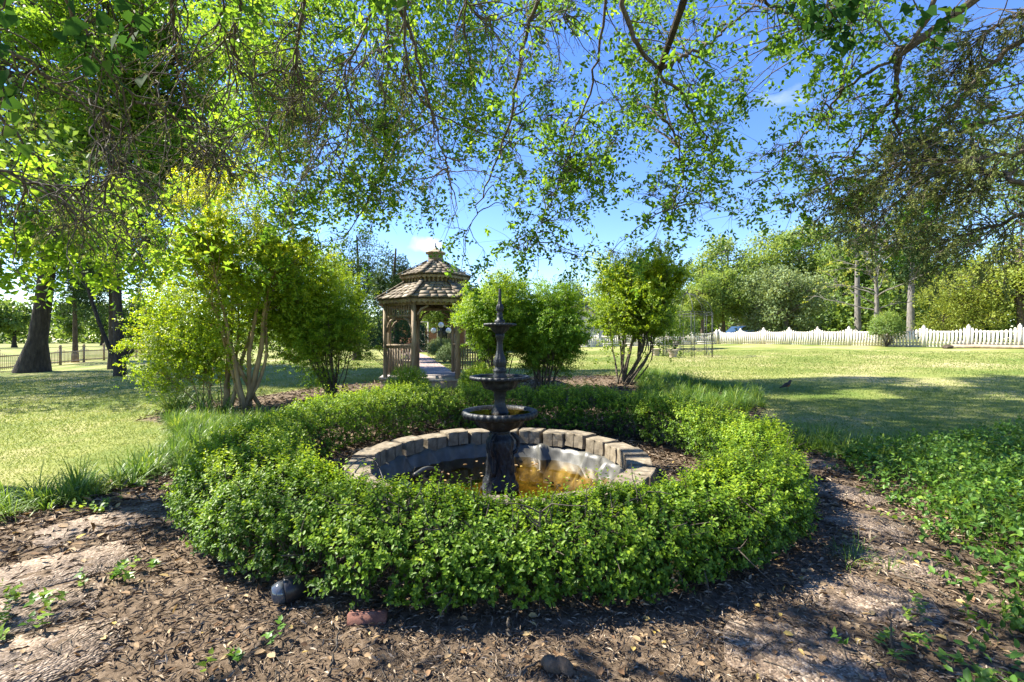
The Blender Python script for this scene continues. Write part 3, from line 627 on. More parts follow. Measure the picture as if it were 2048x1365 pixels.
a, b = ov(5, 1.05, 0), ov(6, 1.05, 0); inn = nrm(np.array([GC[0], GC[1], 0]) - (a + b) / 2); ax = nrm(b - a)
mb = MB()
for i in range(5): mb.bar(a + inn * i * .085 + zv * .87, b + inn * i * .085 + zv * .87, .075, .03)
mb.build('seat', M['gazebo_wood'], be)
mb = MB()
for s_ in np.linspace(0.02, .98, 9): q = a + (b - a) * s_ + inn * .36; mb.bar(q + zv * .47, q + zv * .82, .045)
mb.bar(a + inn * .36 + zv * .838, b + inn * .36 + zv * .838, .05, .034); mb.build('front_panel', M['gazebo_wood'], be)
for s_ in (0, 1):
    q = a + (b - a) * s_
    MB().bar(q + zv * .45, q + zv * .853, .06).build('leg', M['gazebo_wood'], be)

# ------------------------------------------------------------------ multi-stemmed shrubs
def stem_shrub(name, label, x, y, stems, crown, n, lL, lW, leaf, bark, r0=.035, layered=0, group=None, catg='shrub', k=7, spread=.35, tone=(.25, .45), tpl=OVAL, z0=None, fork=.35, twig=.55, shoot=0, foot=.09):
    """stems fan out from the base to points in the crown; crown = (cx, cy, cz, rx, ry, rz)"""
    z0 = G(x, y) if z0 is None else z0
    e = empty(name, (x, y, z0), label, catg, group); cx_, cy_, cz_, rx, ry, rz = crown
    T = nrm(rng.normal(0, 1, (stems, 3))) * rng.uniform(.35, .85, (stems, 1)); T[:, 2] = np.abs(T[:, 2]) * .9 - .1
    T = np.array([cx_, cy_, cz_]) + T * np.array([rx, ry, rz])
    B = np.stack([x + rng.normal(0, foot, stems), y + rng.normal(0, foot, stems), np.full(stems, z0 - .05)], 1)
    L1 = []
    for b_, t_ in zip(B, T):
        m1 = b_ + (t_ - b_) * [spread, spread, .36] + rng.normal(0, .05, 3); m2 = b_ + (t_ - b_) * [.66, .66, .70] + rng.normal(0, .09, 3)
        L1.append(spline([b_, m1, m2, t_], 14, .008))
    L1 = np.array(L1); rad = np.linspace(1, .22, 14)[None] * (r0 * rng.uniform(.6, 1.2, (stems, 1)))
    parts = [tubes(L1, rad, 7)]
    n2 = stems * 9; p, t, _ = pick(L1, n2, fork, 1); L2 = grow(p, side(t, .8), rng.uniform(.25, .55, n2) * (rx + rz) / 2, 7, .22, .03 if layered else -.04); parts.append(tubes(L2, np.tile(np.linspace(.010, .003, 7), (n2, 1)), 4))
    if shoot:
        p, t, _ = pick(L1, shoot, .8, 1); Ls = grow(p, nrm(t + [0, 0, 1.2] + rng.normal(0, .3, (shoot, 3))), rng.uniform(.5, 1.1, shoot), 7, .1); L2 = np.concatenate([L2, Ls, Ls, Ls]); n2 = len(L2); parts.append(tubes(Ls, np.tile(np.linspace(.007, .002, 7), (shoot, 1)), 4))
    n3 = n2 * 4; p, t, _ = pick(L2, n3, .2, 1); D3 = side(t, .9)
    if layered: D3[:, 2] *= .35; D3 = nrm(D3)
    L3 = grow(p, D3, rng.uniform(.15, .4, n3), 5, .2, .05 if layered else 0); parts.append(tubes(L3, np.tile(np.linspace(.004, .0015, 5), (n3, 1)), 3))
    mk('stems', parts, bark, e)
    # shoots sit along the twigs and fill the crown's lumpy volume
    a = int(n * twig); p, t, _ = pick(L3, a, .2, 1); P = p + rng.normal(0, .03, (a, 3)); D = t
    nb = n - a; ncl = 60; cc = nrm(rng.normal(0, 1, (ncl, 3))) * (rng.uniform(0, 1, (ncl, 1)) ** .45) * .92
    q = cc[rng.integers(0, ncl, nb)] + rng.normal(0, .13, (nb, 3)); P2 = np.array([cx_, cy_, cz_]) + q * np.array([rx, ry, rz]); P2[:, 2] = np.maximum(P2[:, 2], z0 + .1)
    P = np.concatenate([P, P2]); D = np.concatenate([D, nrm(q + rng.normal(0, .5, q.shape) + [0, 0, .2])])
    if layered: D[:, 2] = D[:, 2] * .3 - .05
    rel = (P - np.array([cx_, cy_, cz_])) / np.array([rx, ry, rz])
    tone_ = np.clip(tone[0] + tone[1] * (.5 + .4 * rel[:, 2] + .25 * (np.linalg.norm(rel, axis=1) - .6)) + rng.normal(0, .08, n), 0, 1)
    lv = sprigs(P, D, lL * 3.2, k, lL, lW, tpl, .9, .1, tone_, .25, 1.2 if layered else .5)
    mk('foliage', [lv[0]], leaf, e, tint=lv[1]); return e
def px2(px, py, d): p = at(px, py, d); return p
def crown_px(px0, px1, py0, py1, d, ry=None):
    a, b = at(px0, py0, d), at(px1, py1, d); rx = (b[0] - a[0]) / 2; return ((a[0] + b[0]) / 2, d, (a[2] + b[2]) / 2, rx, ry or rx * .9, (a[2] - b[2]) / 2)
g_ = ground(490, 815)
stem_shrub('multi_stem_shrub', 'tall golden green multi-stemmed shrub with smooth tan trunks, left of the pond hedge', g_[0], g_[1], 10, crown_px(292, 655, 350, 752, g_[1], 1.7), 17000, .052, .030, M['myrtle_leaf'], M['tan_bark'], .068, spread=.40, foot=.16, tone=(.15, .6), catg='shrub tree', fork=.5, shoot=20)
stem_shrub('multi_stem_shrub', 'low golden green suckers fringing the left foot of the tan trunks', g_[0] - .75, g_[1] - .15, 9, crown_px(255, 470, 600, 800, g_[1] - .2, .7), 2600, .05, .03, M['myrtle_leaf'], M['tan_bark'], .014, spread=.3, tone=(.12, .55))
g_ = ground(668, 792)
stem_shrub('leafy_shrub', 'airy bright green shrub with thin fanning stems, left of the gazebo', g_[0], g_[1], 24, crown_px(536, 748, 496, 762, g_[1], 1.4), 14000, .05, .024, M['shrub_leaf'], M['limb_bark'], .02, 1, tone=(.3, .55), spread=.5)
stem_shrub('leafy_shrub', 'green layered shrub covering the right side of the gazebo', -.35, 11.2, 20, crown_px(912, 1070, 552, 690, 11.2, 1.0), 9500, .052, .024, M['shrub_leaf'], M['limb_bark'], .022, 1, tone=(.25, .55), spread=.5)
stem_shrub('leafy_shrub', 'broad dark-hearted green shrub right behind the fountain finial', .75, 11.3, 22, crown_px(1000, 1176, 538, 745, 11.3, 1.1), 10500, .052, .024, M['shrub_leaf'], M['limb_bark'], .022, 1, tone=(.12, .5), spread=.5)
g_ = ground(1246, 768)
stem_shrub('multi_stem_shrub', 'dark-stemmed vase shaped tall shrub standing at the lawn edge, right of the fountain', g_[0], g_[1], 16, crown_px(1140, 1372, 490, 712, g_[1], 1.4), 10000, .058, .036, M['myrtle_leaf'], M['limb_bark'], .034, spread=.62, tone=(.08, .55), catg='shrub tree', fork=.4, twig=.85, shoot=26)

# ------------------------------------------------------------------ trees
def tree(name, label, x, y, h, r, crown, ncl, n, lL, leaf, bark, group=None, lean=(0, 0), z0=None, flare=1.5, tone=(.2, .55), clr=.32, tpl=DIAM, lw=.62, extra=None, limbs=True, needle=False, fork=.35, xl=None):
    z0 = G(x, y) - .05 if z0 is None else z0
    e = empty(name, (x, y, z0), label, 'tree', group); cx_, cy_, cz_, rx, ry, rz = crown
    m = 16; t = np.linspace(0, 1, m)
    tr = np.stack([x + lean[0] * t + .25 * r * np.sin(t * 7 + x), y + lean[1] * t + .25 * r * np.cos(t * 6 + y), z0 + h * t], 1)
    rad = r * (1 - .8 * t) * (1 + (flare - 1) * np.exp(-t * h / .55))
    parts = [tubes(tr[None], rad[None], 14)]
    cc = nrm(rng.normal(0, 1, (ncl, 3))) * (rng.uniform(.1, 1, (ncl, 1)) ** .5) * .85
    C = np.array([cx_, cy_, cz_]) + cc * np.array([rx, ry, rz])
    if limbs:
        L1 = []
        for c in C:
            tt = np.clip(np.interp(c[2] - .25 * np.hypot(c[0] - x, c[1] - y), tr[:, 2], t), fork, .95); s_ = np.array([np.interp(tt, t, tr[:, i]) for i in range(3)])
            mid = s_ * .5 + c * .5 + [0, 0, .1 * np.linalg.norm(c - s_)] + rng.normal(0, .04 * rx, 3); L1.append(spline([s_, mid, c], 10, .01 * rx))
        L1 = np.array(L1); parts.append(tubes(L1, np.linspace(1, .15, 10)[None] * r * rng.uniform(.2, .42, (ncl, 1)), 6))
        n2 = ncl * 6; p, tg, _ = pick(L1, n2, .35, 1); L2 = grow(p, side(tg, .8), rng.uniform(.15, .35, n2) * rx, 6, .2); parts.append(tubes(L2, np.tile(np.linspace(.10, .02, 6) * r, (n2, 1)), 4))
    if extra is not None: parts += extra
    mk('trunk', parts, bark, e, smooth=True)
    i = rng.integers(0, ncl, n); q = rng.normal(0, 1, (n, 3)); q = q / np.maximum(np.linalg.norm(q, axis=1, keepdims=True), .4) * rng.uniform(.2, 1, (n, 1)) ** .6
    q[:, 2] *= .75
    size = rng.uniform(.6, 1.3, ncl)
    P = C[i] + q * size[i][:, None] * clr * np.array([rx, ry, rz]) ; P[:, 2] = np.maximum(P[:, 2], z0 + .3)
    if xl is not None: P = np.concatenate([P, xl]); q = np.concatenate([q, rng.normal(0, .6, xl.shape)]); i = np.concatenate([i, rng.integers(0, ncl, len(xl))]); n = len(P)
    cl_t = rng.normal(0, .08, ncl)
    A = nrm(rng.normal(0, 1, (n, 3)) + q * .8 + [0, 0, -.35]); Nn = nrm(rng.normal(0, .55, (n, 3)) + q * .4 + [0, 0, .8])
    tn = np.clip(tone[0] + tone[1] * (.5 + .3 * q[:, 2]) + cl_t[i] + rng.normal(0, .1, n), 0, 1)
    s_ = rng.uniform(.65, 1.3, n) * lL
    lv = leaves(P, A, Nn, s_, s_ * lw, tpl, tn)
    mk('crown', [lv[0]], leaf, e, tint=lv[1]); return e
def shade_leaves(n, xr, yr, hr, cut=-9):
    """points of foliage that stand between a stretch of lawn and the sun"""
    x = rng.uniform(*xr, n); y = rng.uniform(*yr, n); k = wob(x, y, 1.1, 3, 5) > -.25 if cut > -9 else np.ones(n, bool); x, y = x[k], y[k]
    h = np.maximum(rng.uniform(*hr, len(x)), 0)
    return np.stack([x + S[0] / S[2] * h, y + S[1] / S[2] * h, h + gz(x, y)], 1)
def tpx(name, label, basepx, d, crownpx, ncl, n, lL, leaf, bark, r, top=None, **kw):
    """a tree by its distance, trunk column and crown box in the photograph"""
    x = (basepx - 1024) / F * d; c = crown_px(*crownpx, d); z0 = G(x, d) - .05
    h = (top if top is not None else c[2] + c[5] * .75) - z0
    return tree(name, label, x, d, h, r, c, ncl, n, lL, leaf, bark, z0=z0, **kw)
# left lawn: the oak, the many-stemmed tree, the cypress behind
tpx('lawn_tree', 'massive tree with a flared dark leaning trunk on the shaded left lawn', 62, 24, (-620, 210, -330, 500), 90, 24000, .22, M['tree_leaf'], M['oak_bark'], .40, lean=(3.0, 0), flare=1.9, fork=.4, tone=(.1, .5), xl=shade_leaves(5200, (-21, -6.6), (10.4, 17), (6, 8.5), .2))  # xl: extra leaves added towards the sun to shade the left lawn
g_ = ground(238, 753); ex = []
for dx, dz, r_ in ((-1.3, 3.1, .10), (1.2, 3.0, .13), (-.4, 4.2, .09), (2.0, 4.6, .08)):
    p = spline([(g_[0], g_[1], g_[2] + .5), (g_[0] + dx * .35, g_[1], g_[2] + 1.3), (g_[0] + dx, g_[1] + .2, g_[2] + dz), (g_[0] + dx * 1.9, g_[1] + .5, g_[2] + dz + 3)], 14)
    ex.append(tubes(p[None], np.linspace(r_, r_ * .5, 14)[None], 9))
c_ = crown_px(-60, 640, -190, 500, 20.5, 3.6)
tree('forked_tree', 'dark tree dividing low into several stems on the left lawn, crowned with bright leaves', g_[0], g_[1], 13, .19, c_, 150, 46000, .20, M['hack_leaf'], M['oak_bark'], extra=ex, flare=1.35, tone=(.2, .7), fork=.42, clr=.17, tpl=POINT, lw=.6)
x0 = (225 - 1024) / F * 25
tree('conifer_tree', 'tall dense dark green conifer behind the low forked tree', x0, 25, 15, .17, (x0, 25, 8.2, 3.0, 3.0, 7.2), 70, 26000, .20, M['dark_leaf'], M['bark'], tone=(.1, .6), lw=.3, clr=.26, limbs=False)
x0 = (150 - 1024) / F * 33
tree('conifer_tree', 'dark conifer seen between the flared trunk and the low forked tree', x0, 33, 12, .16, (x0, 33, 7.4, 3.4, 3.0, 6.0), 60, 15000, .24, M['dark_leaf'], M['bark'], tone=(.1, .6), lw=.3, clr=.26, limbs=False)
# behind the gazebo
tpx('conifer_tree', 'deep green conifer rising behind the left shoulder of the gazebo', 790, 24, (740, 835, 470, 690), 40, 9000, .16, M['dark_leaf'], M['bark'], .2, tone=(.25, .6), lw=.3, limbs=False)
tpx('conifer_tree', 'bluish green conifer left of the gazebo roof above the airy shrub', 715, 27, (655, 770, 440, 690), 45, 9000, .17, M['dark_leaf'], M['bark'], .2, tone=(.25, .6), lw=.3, limbs=False)
tpx('round_tree', 'round leafy tree right behind the gazebo cupola', 900, 34, (820, 945, 508, 690), 40, 9000, .20, M['tree_leaf'], M['bark'], .2, tone=(.2, .6))
tpx('round_tree', 'leafy green tree filling the view through the gazebo arch', 865, 40, (800, 960, 590, 680), 30, 5000, .22, M['grey_leaf'], M['bark'], .2, tone=(.1, .5))
tpx('round_tree', 'bright bushy tree behind the shrub that hides the gazebo', 985, 36, (930, 1060, 560, 700), 30, 7000, .2, M['tree_leaf'], M['bark'], .2, tone=(.2, .6))
tpx('conifer_tree', 'far bluish conifer between the fountain shrubs and the vase shaped shrub', 1140, 44, (1105, 1180, 545, 690), 30, 5000, .26, M['dark_leaf'], M['bark'], .2, tone=(.3, .6), lw=.35, limbs=False)
tpx('round_tree', 'far pale tree behind the vase shaped tall shrub', 1215, 48, (1150, 1330, 545, 680), 40, 8000, .26, M['tree_leaf'], M['bark'], .2, tone=(.3, .6))
# right, beyond the white fence
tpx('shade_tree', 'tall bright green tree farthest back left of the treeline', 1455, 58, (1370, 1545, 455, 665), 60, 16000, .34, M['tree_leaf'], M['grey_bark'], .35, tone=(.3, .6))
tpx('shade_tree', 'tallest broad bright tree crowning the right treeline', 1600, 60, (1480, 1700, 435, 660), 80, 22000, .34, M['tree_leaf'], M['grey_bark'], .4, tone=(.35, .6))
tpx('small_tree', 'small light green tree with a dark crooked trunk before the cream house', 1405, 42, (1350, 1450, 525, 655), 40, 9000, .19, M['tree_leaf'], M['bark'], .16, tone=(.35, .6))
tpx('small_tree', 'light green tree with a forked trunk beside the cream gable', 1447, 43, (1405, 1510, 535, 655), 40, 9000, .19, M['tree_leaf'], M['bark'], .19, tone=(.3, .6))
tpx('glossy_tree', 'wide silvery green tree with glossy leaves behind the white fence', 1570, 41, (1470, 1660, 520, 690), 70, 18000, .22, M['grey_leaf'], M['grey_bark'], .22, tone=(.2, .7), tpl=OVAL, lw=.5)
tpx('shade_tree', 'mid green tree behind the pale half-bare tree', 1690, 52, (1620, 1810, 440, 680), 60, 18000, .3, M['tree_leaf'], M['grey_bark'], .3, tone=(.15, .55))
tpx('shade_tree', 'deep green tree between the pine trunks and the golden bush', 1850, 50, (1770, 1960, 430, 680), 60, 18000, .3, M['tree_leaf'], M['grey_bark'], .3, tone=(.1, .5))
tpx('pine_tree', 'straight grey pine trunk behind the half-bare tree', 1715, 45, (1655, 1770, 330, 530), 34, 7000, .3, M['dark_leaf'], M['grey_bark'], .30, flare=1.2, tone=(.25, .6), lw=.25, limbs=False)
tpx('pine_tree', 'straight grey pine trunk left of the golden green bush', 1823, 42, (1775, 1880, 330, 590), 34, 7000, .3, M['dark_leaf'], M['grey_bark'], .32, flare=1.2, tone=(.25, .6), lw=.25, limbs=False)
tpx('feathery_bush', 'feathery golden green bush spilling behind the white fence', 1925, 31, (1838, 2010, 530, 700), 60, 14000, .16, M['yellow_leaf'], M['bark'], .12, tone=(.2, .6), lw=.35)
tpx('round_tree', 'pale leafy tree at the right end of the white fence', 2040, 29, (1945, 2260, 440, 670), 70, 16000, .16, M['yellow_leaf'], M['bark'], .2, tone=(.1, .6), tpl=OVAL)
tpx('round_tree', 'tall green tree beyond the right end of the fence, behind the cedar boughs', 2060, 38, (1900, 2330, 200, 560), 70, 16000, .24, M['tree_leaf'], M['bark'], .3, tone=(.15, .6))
# the half bare tree
bx, by = (1752 - 1024) / F * 34, 34.0; bz = G(bx, by); e = empty('half_bare_tree', (bx, by, bz), 'pale half-bare young tree with long level branches behind the white fence', 'tree')
tr = spline([(bx, by, bz), (bx + .05, by, bz + 3), (bx - .05, by, bz + 6), (bx + .15, by, bz + 9)], 16); parts = [tubes(tr[None], np.linspace(.19, .03, 16)[None], 9)]
p, t, _ = pick(tr[None], 34, .25, .95); a = rng.uniform(0, 6.28, 34); D = np.stack([np.cos(a), np.sin(a) * .7, rng.uniform(.05, .8, 34)], 1)
L1 = grow(p, D, 4.6 * (1.15 - (p[:, 2] - bz) / 9.5), 12, .12, .015); parts.append(tubes(L1, np.tile(np.linspace(.055, .012, 12), (34, 1)), 5))
p, t, _ = pick(L1, 260, .25, 1); L2 = grow(p, side(t, .7), rng.uniform(.4, 1.2, 260), 6, .2); parts.append(tubes(L2, np.tile(np.linspace(.02, .006, 6), (260, 1)), 3))
mk('trunk', parts, M['grey_bark'], e, smooth=True); p, t, _ = pick(L2, 420, .5, 1)
lv = sprigs(p, t, .35, 4, .15, .11, OVAL, .9, .1, rng.uniform(.3, .8, 420)); mk('crown', [lv[0]], M['yellow_leaf'], e, tint=lv[1])
# a dense belt of undergrowth behind the right fence and the far treeline on the left
def belt(name, label, pts, n, hgt, dep, lL, leaf):
    P = spline([(*p, 0) for p in pts], 80); i = rng.integers(0, 79, n); f = rng.uniform(0, 1, (n, 1)); p = P[i] * (1 - f) + P[i + 1] * f
    l = hgt * (.62 + .38 * wob(p[:, 0] * 1.0, p[:, 1] * 1.0, 18 / max(dep * 8, 1), 4, 8)); q = np.c_[p[:, 0] + rng.normal(0, dep, n), p[:, 1] + rng.normal(0, dep, n), np.zeros(n)]
    q[:, 2] = gz(q[:, 0], q[:, 1]) + l * rng.uniform(0, 1, n) ** .8
    s_ = rng.uniform(.6, 1.3, n) * lL
    lv = leaves(q, rng.normal(0, 1, (n, 3)), nrm(rng.normal(0, .6, (n, 3)) + [0, 0, .7]), s_, s_ * .65, DIAM, np.clip(.35 + .3 * wob(q[:, 0], q[:, 1], 30 / max(dep * 8, 1), 3, 3) + rng.normal(0, .12, n), 0, 1))
    return tag(mk(name, [lv[0]], leaf, tint=lv[1]), label, 'undergrowth', kind='stuff')
belt('undergrowth', 'dark belt of bushes behind the white fence', [(8, 62), (22, 58), (36, 50), (46, 40), (58, 28)], 46000, 7.5, 2.4, .42, M['tree_leaf'])
belt('woods', 'far tree line across the field beyond the left fence', [(-260, 120), (-190, 165), (-110, 190), (-40, 190), (40, 170), (110, 120)], 40000, 15, 9, 1.5, M['tree_leaf'])
belt('woods', 'nearer woods seen beyond the brick house', [(-34, 62), (-20, 66), (-8, 68), (4, 66), (14, 66)], 16000, 8, 2.5, .5, M['tree_leaf'])
for i, (px, d, w_) in enumerate(((150, 100, 34), (205, 115, 30), (262, 95, 36), (330, 105, 40), (30, 90, 45), (-30, 80, 50))):
    tpx('field_tree', ['shady tree in the far field just right of the massive flared trunk', 'smaller shady tree in the far field behind the fence', 'shady far tree seen between the stems of the divided trunk', 'far field tree right of the divided trunk', 'far field tree left of the massive flared trunk', 'far field tree at the left edge beyond the fence'][i], px, d, (px - w_, px + w_, 590, 684), 30, 2600, .7, M['tree_leaf'], M['oak_bark'], .35, tone=(.05, .5), group='trees standing in the far field')

# ------------------------------------------------------------------ fences
def fence_run(name, label, A, B, npost, mat, h, pk, style, first=0):
    A = np.array(A, float); B = np.array(B, float); ax = np.append(nrm(B - A), 0); ay = np.array([-ax[1], ax[0], 0])
    e = empty(name, (*A, G(*A)), label, 'fence'); pos = [A + (B - A) * i / (npost - 1) for i in range(npost)]; zv = np.array([0, 0, 1.])
    for i, p in enumerate(pos):
        z = G(*p); P = np.array([*p, z]); mb = MB()
        if style == 'white':
            mb.box(P + zv * (h * .5), (.13, .13, h), ax, ay); mb.box(P + zv * (h + .012), (.11, .11, .02), ax, ay); mb.box(P + zv * (h + .06), (.10, .10, .07), ax, ay, taper=.35)
        else:
            mb.box(P + zv * (h * .47), (.12, .12, h * .94), ax, ay); mb.box(P + zv * (h * .955), (.17, .17, .03), ax, ay); mb.lathe([(.03, .0), (.075, .03), (.085, .075), (.06, .125), (.01, .15)], P + zv * h * .965, 10)
        mb.build('post', mat, e)
        if i == npost - 1: break
        q = pos[i + 1]; L = np.linalg.norm(q - p); Q = np.array([*q, G(*q)]); mb = MB()
        for zr in ((.20, .74) if style == 'white' else (.16, .68)):
            mb.bar(P + ax * .066 + ay * .0 + zv * h * zr, Q - ax * .066 + zv * h * zr, .04, .09 if style == 'white' else .07)
        if style == 'white': mb.bar(P + ax * .066 - ay * .0 + zv * .06, Q - ax * .066 + zv * .06, .03, .11)
        for j in range(pk):
            s_ = (j + 1) / (pk + 1); b = P + (Q - P) * s_
            top = h * (.95 - .21 * math.sin(math.pi * s_) ** .8) if style == 'white' else h * (.90 - .24 * math.sin(math.pi * s_))
            w = L / (pk + 1) * (.62 if style == 'white' else .22)
            b = b - ay * (.034 if style == 'white' else 0)
            mb.box(b + zv * (.07 + (top - .07) / 2), (w, .022, top - .07), ax, ay)
            if style == 'white': mb.box(b + zv * (top + .022), (w, .022, .044), ax, ay, taper=.55)
        mb.build('picket_panel', mat, e)
    return e
fence_run('picket_fence', 'white scalloped picket fence closing the right lawn', (16.5, 37), (26.3, 19.2), 12, M['white_paint'], 1.12, 11, 'white')
fence_run('picket_fence', 'distant white picket fence behind the metal arbor and vase shaped shrub', (16.3, 37.05), (3.4, 38.6), 8, M['white_paint'], 1.12, 11, 'white')
fence_run('wooden_fence', 'tan wooden fence with ball capped posts on the left lawn', (-26.8, 22.4), (-35.0, 46.4), 10, M['tan_paint'], 1.2, 17, 'tan')

# ------------------------------------------------------------------ house, barn, car
def house(name, label, x, y, w, dpt, hw, hr, rot, wallm, roofm, wins):
    z = G(x, y) - .2; e = empty(name, (x, y, z), label, 'building'); c, s_ = math.cos(rot), math.sin(rot); ax = np.array([c, s_, 0]); ay = np.array([-s_, c, 0]); zv = np.array([0, 0, 1.]); O = np.array([x, y, z])
    def P(a, b, h): return O + ax * a + ay * b + zv * h
    V = [P(-w / 2, -dpt / 2, 0), P(w / 2, -dpt / 2, 0), P(w / 2, dpt / 2, 0), P(-w / 2, dpt / 2, 0), P(-w / 2, -dpt / 2, hw), P(w / 2, -dpt / 2, hw), P(w / 2, dpt / 2, hw), P(-w / 2, dpt / 2, hw), P(0, -dpt / 2, hr), P(0, dpt / 2, hr)]
    MB().add(V, [np.array([[0, 1, 5, 4], [1, 2, 6, 5], [2, 3, 7, 6], [3, 0, 4, 7]]), np.array([[4, 5, 8], [6, 7, 9]])]).build('wall', wallm, e)
    mb = MB(); k = (hr - hw) / (w / 2)
    for sg in (-1, 1):
        a0, h0 = sg * (w / 2 + .4), hw - .4 * k; q = [P(a0, -dpt / 2 - .4, h0), P(0, -dpt / 2 - .4, hr), P(0, dpt / 2 + .4, hr), P(a0, dpt / 2 + .4, h0)]
        mb.add([p + zv * .03 for p in q] + [p + zv * .18 for p in q], np.array([[0, 1, 2, 3], [4, 7, 6, 5], [0, 4, 5, 1], [1, 5, 6, 2], [2, 6, 7, 3], [3, 7, 4, 0]]))
    mb.build('roof', roofm, e)
    for a, h, ww, hh in wins:
        f = MB().bar(P(a - ww / 2, -dpt / 2 - .03, h), P(a + ww / 2, -dpt / 2 - .03, h), .07, hh).build('window', M['white_paint'], e)
        MB().bar(P(a - ww / 2 + .08, -dpt / 2 - .05, h), P(a + ww / 2 - .08, -dpt / 2 - .05, h), .05, hh - .16).build('pane', M['glass'], f)
    return e
M['cream'] = mat_plain('cream_siding', (.62, .52, .36), .8, .2); M['barnw'] = mat_plain('pale_siding', (.62, .60, .55), .8, .2)
M['greyroof'] = mat_noise('grey_roof', [(.3, (.16, .16, .17)), (.7, (.30, .30, .31))], 5, .9, .3); M['brownroof'] = mat_noise('brown_roof', [(.3, (.12, .09, .07)), (.7, (.22, .17, .14))], 5, .9, .3)
M['glass'] = mat_plain('window_glass', (.015, .02, .025), .3, .3); M['brickwall'] = mat_noise('brick_wall', [(.3, (.20, .09, .06)), (.7, (.36, .19, .13))], 18, .9, .3)
house('house', 'cream sided house with a low grey roof behind the white fence', 27.5, 58, 7.5, 12, 2.6, 4.3, R(25), M['cream'], M['greyroof'], [(2.2, 1.7, .9, 1.1)])
house('house', 'low brown roofed house glimpsed behind the silvery green tree', 37.5, 63, 9, 9, 2.4, 4.2, R(-12), M['brickwall'], M['brownroof'], [(-2, 1.5, 1.6, 1.0), (1.5, 1.5, 1.6, 1.0)])
house('barn', 'pale sided outbuilding behind the shrubs right of the fountain', 6.6, 46, 3.2, 6, 2.7, 3.8, R(5), M['barnw'], M['greyroof'], [])
house('house', 'red brick house with white trim seen far through the gazebo', -6.6, 40, 5.0, 7, 2.6, 4.2, R(4), M['brickwall'], M['brownroof'], [(-.9, 1.6, .9, 1.4), (.9, 1.6, .9, 1.4)])
def car(x, y, rot):
    z = G(x, y); e = empty('parked_car', (x, y, z), 'blue parked car half hidden behind the white fence and silvery tree', 'car'); c, s_ = math.cos(rot), math.sin(rot); ax = np.array([c, s_, 0]); ay = np.array([-s_, c, 0]); O = np.array([x, y, z])
    side_ = [(-2.1, .35), (-2.15, .75), (-2.0, 1.0), (-1.3, 1.08), (-.8, 1.55), (.7, 1.58), (1.25, 1.1), (2.1, .95), (2.2, .7), (2.15, .35)]
    V = [O + ax * a + ay * (w * (.9 - .12 * (h > 1.2))) + np.array([0, 0, h]) for w in (-1, 1) for a, h in side_]; n = len(side_)
    MB().add(V, [np.array([[i, (i + 1) % n, n + (i + 1) % n, n + i] for i in range(n)]), np.array([list(range(n))[::-1]]), np.array([[n + i for i in range(n)]])]).build('body', mat_plain('blue_car_paint', (.03, .07, .15), .35), e)
    for sg in (-1, 1):
        q = [O + ax * a + ay * sg * .905 + np.array([0, 0, h]) for a, h in ((-1.15, 1.1), (-.72, 1.48), (.62, 1.5), (1.05, 1.1))]; MB().add(q + [p - ay * sg * .12 for p in q], np.array([[0, 1, 2, 3], [4, 5, 6, 7], [0, 1, 5, 4], [1, 2, 6, 5], [2, 3, 7, 6], [3, 0, 4, 7]])).build('window', M['glass'], e)
        for a in (-1.35, 1.35):
            ci = O + ax * a + ay * sg * .82 + np.array([0, 0, .33]); MB().tube([ci - ay * .11, ci + ay * .11], .33, 18).build('wheel', M['black'], e)
car(24.6, 49.5, R(15))
car_unused = None

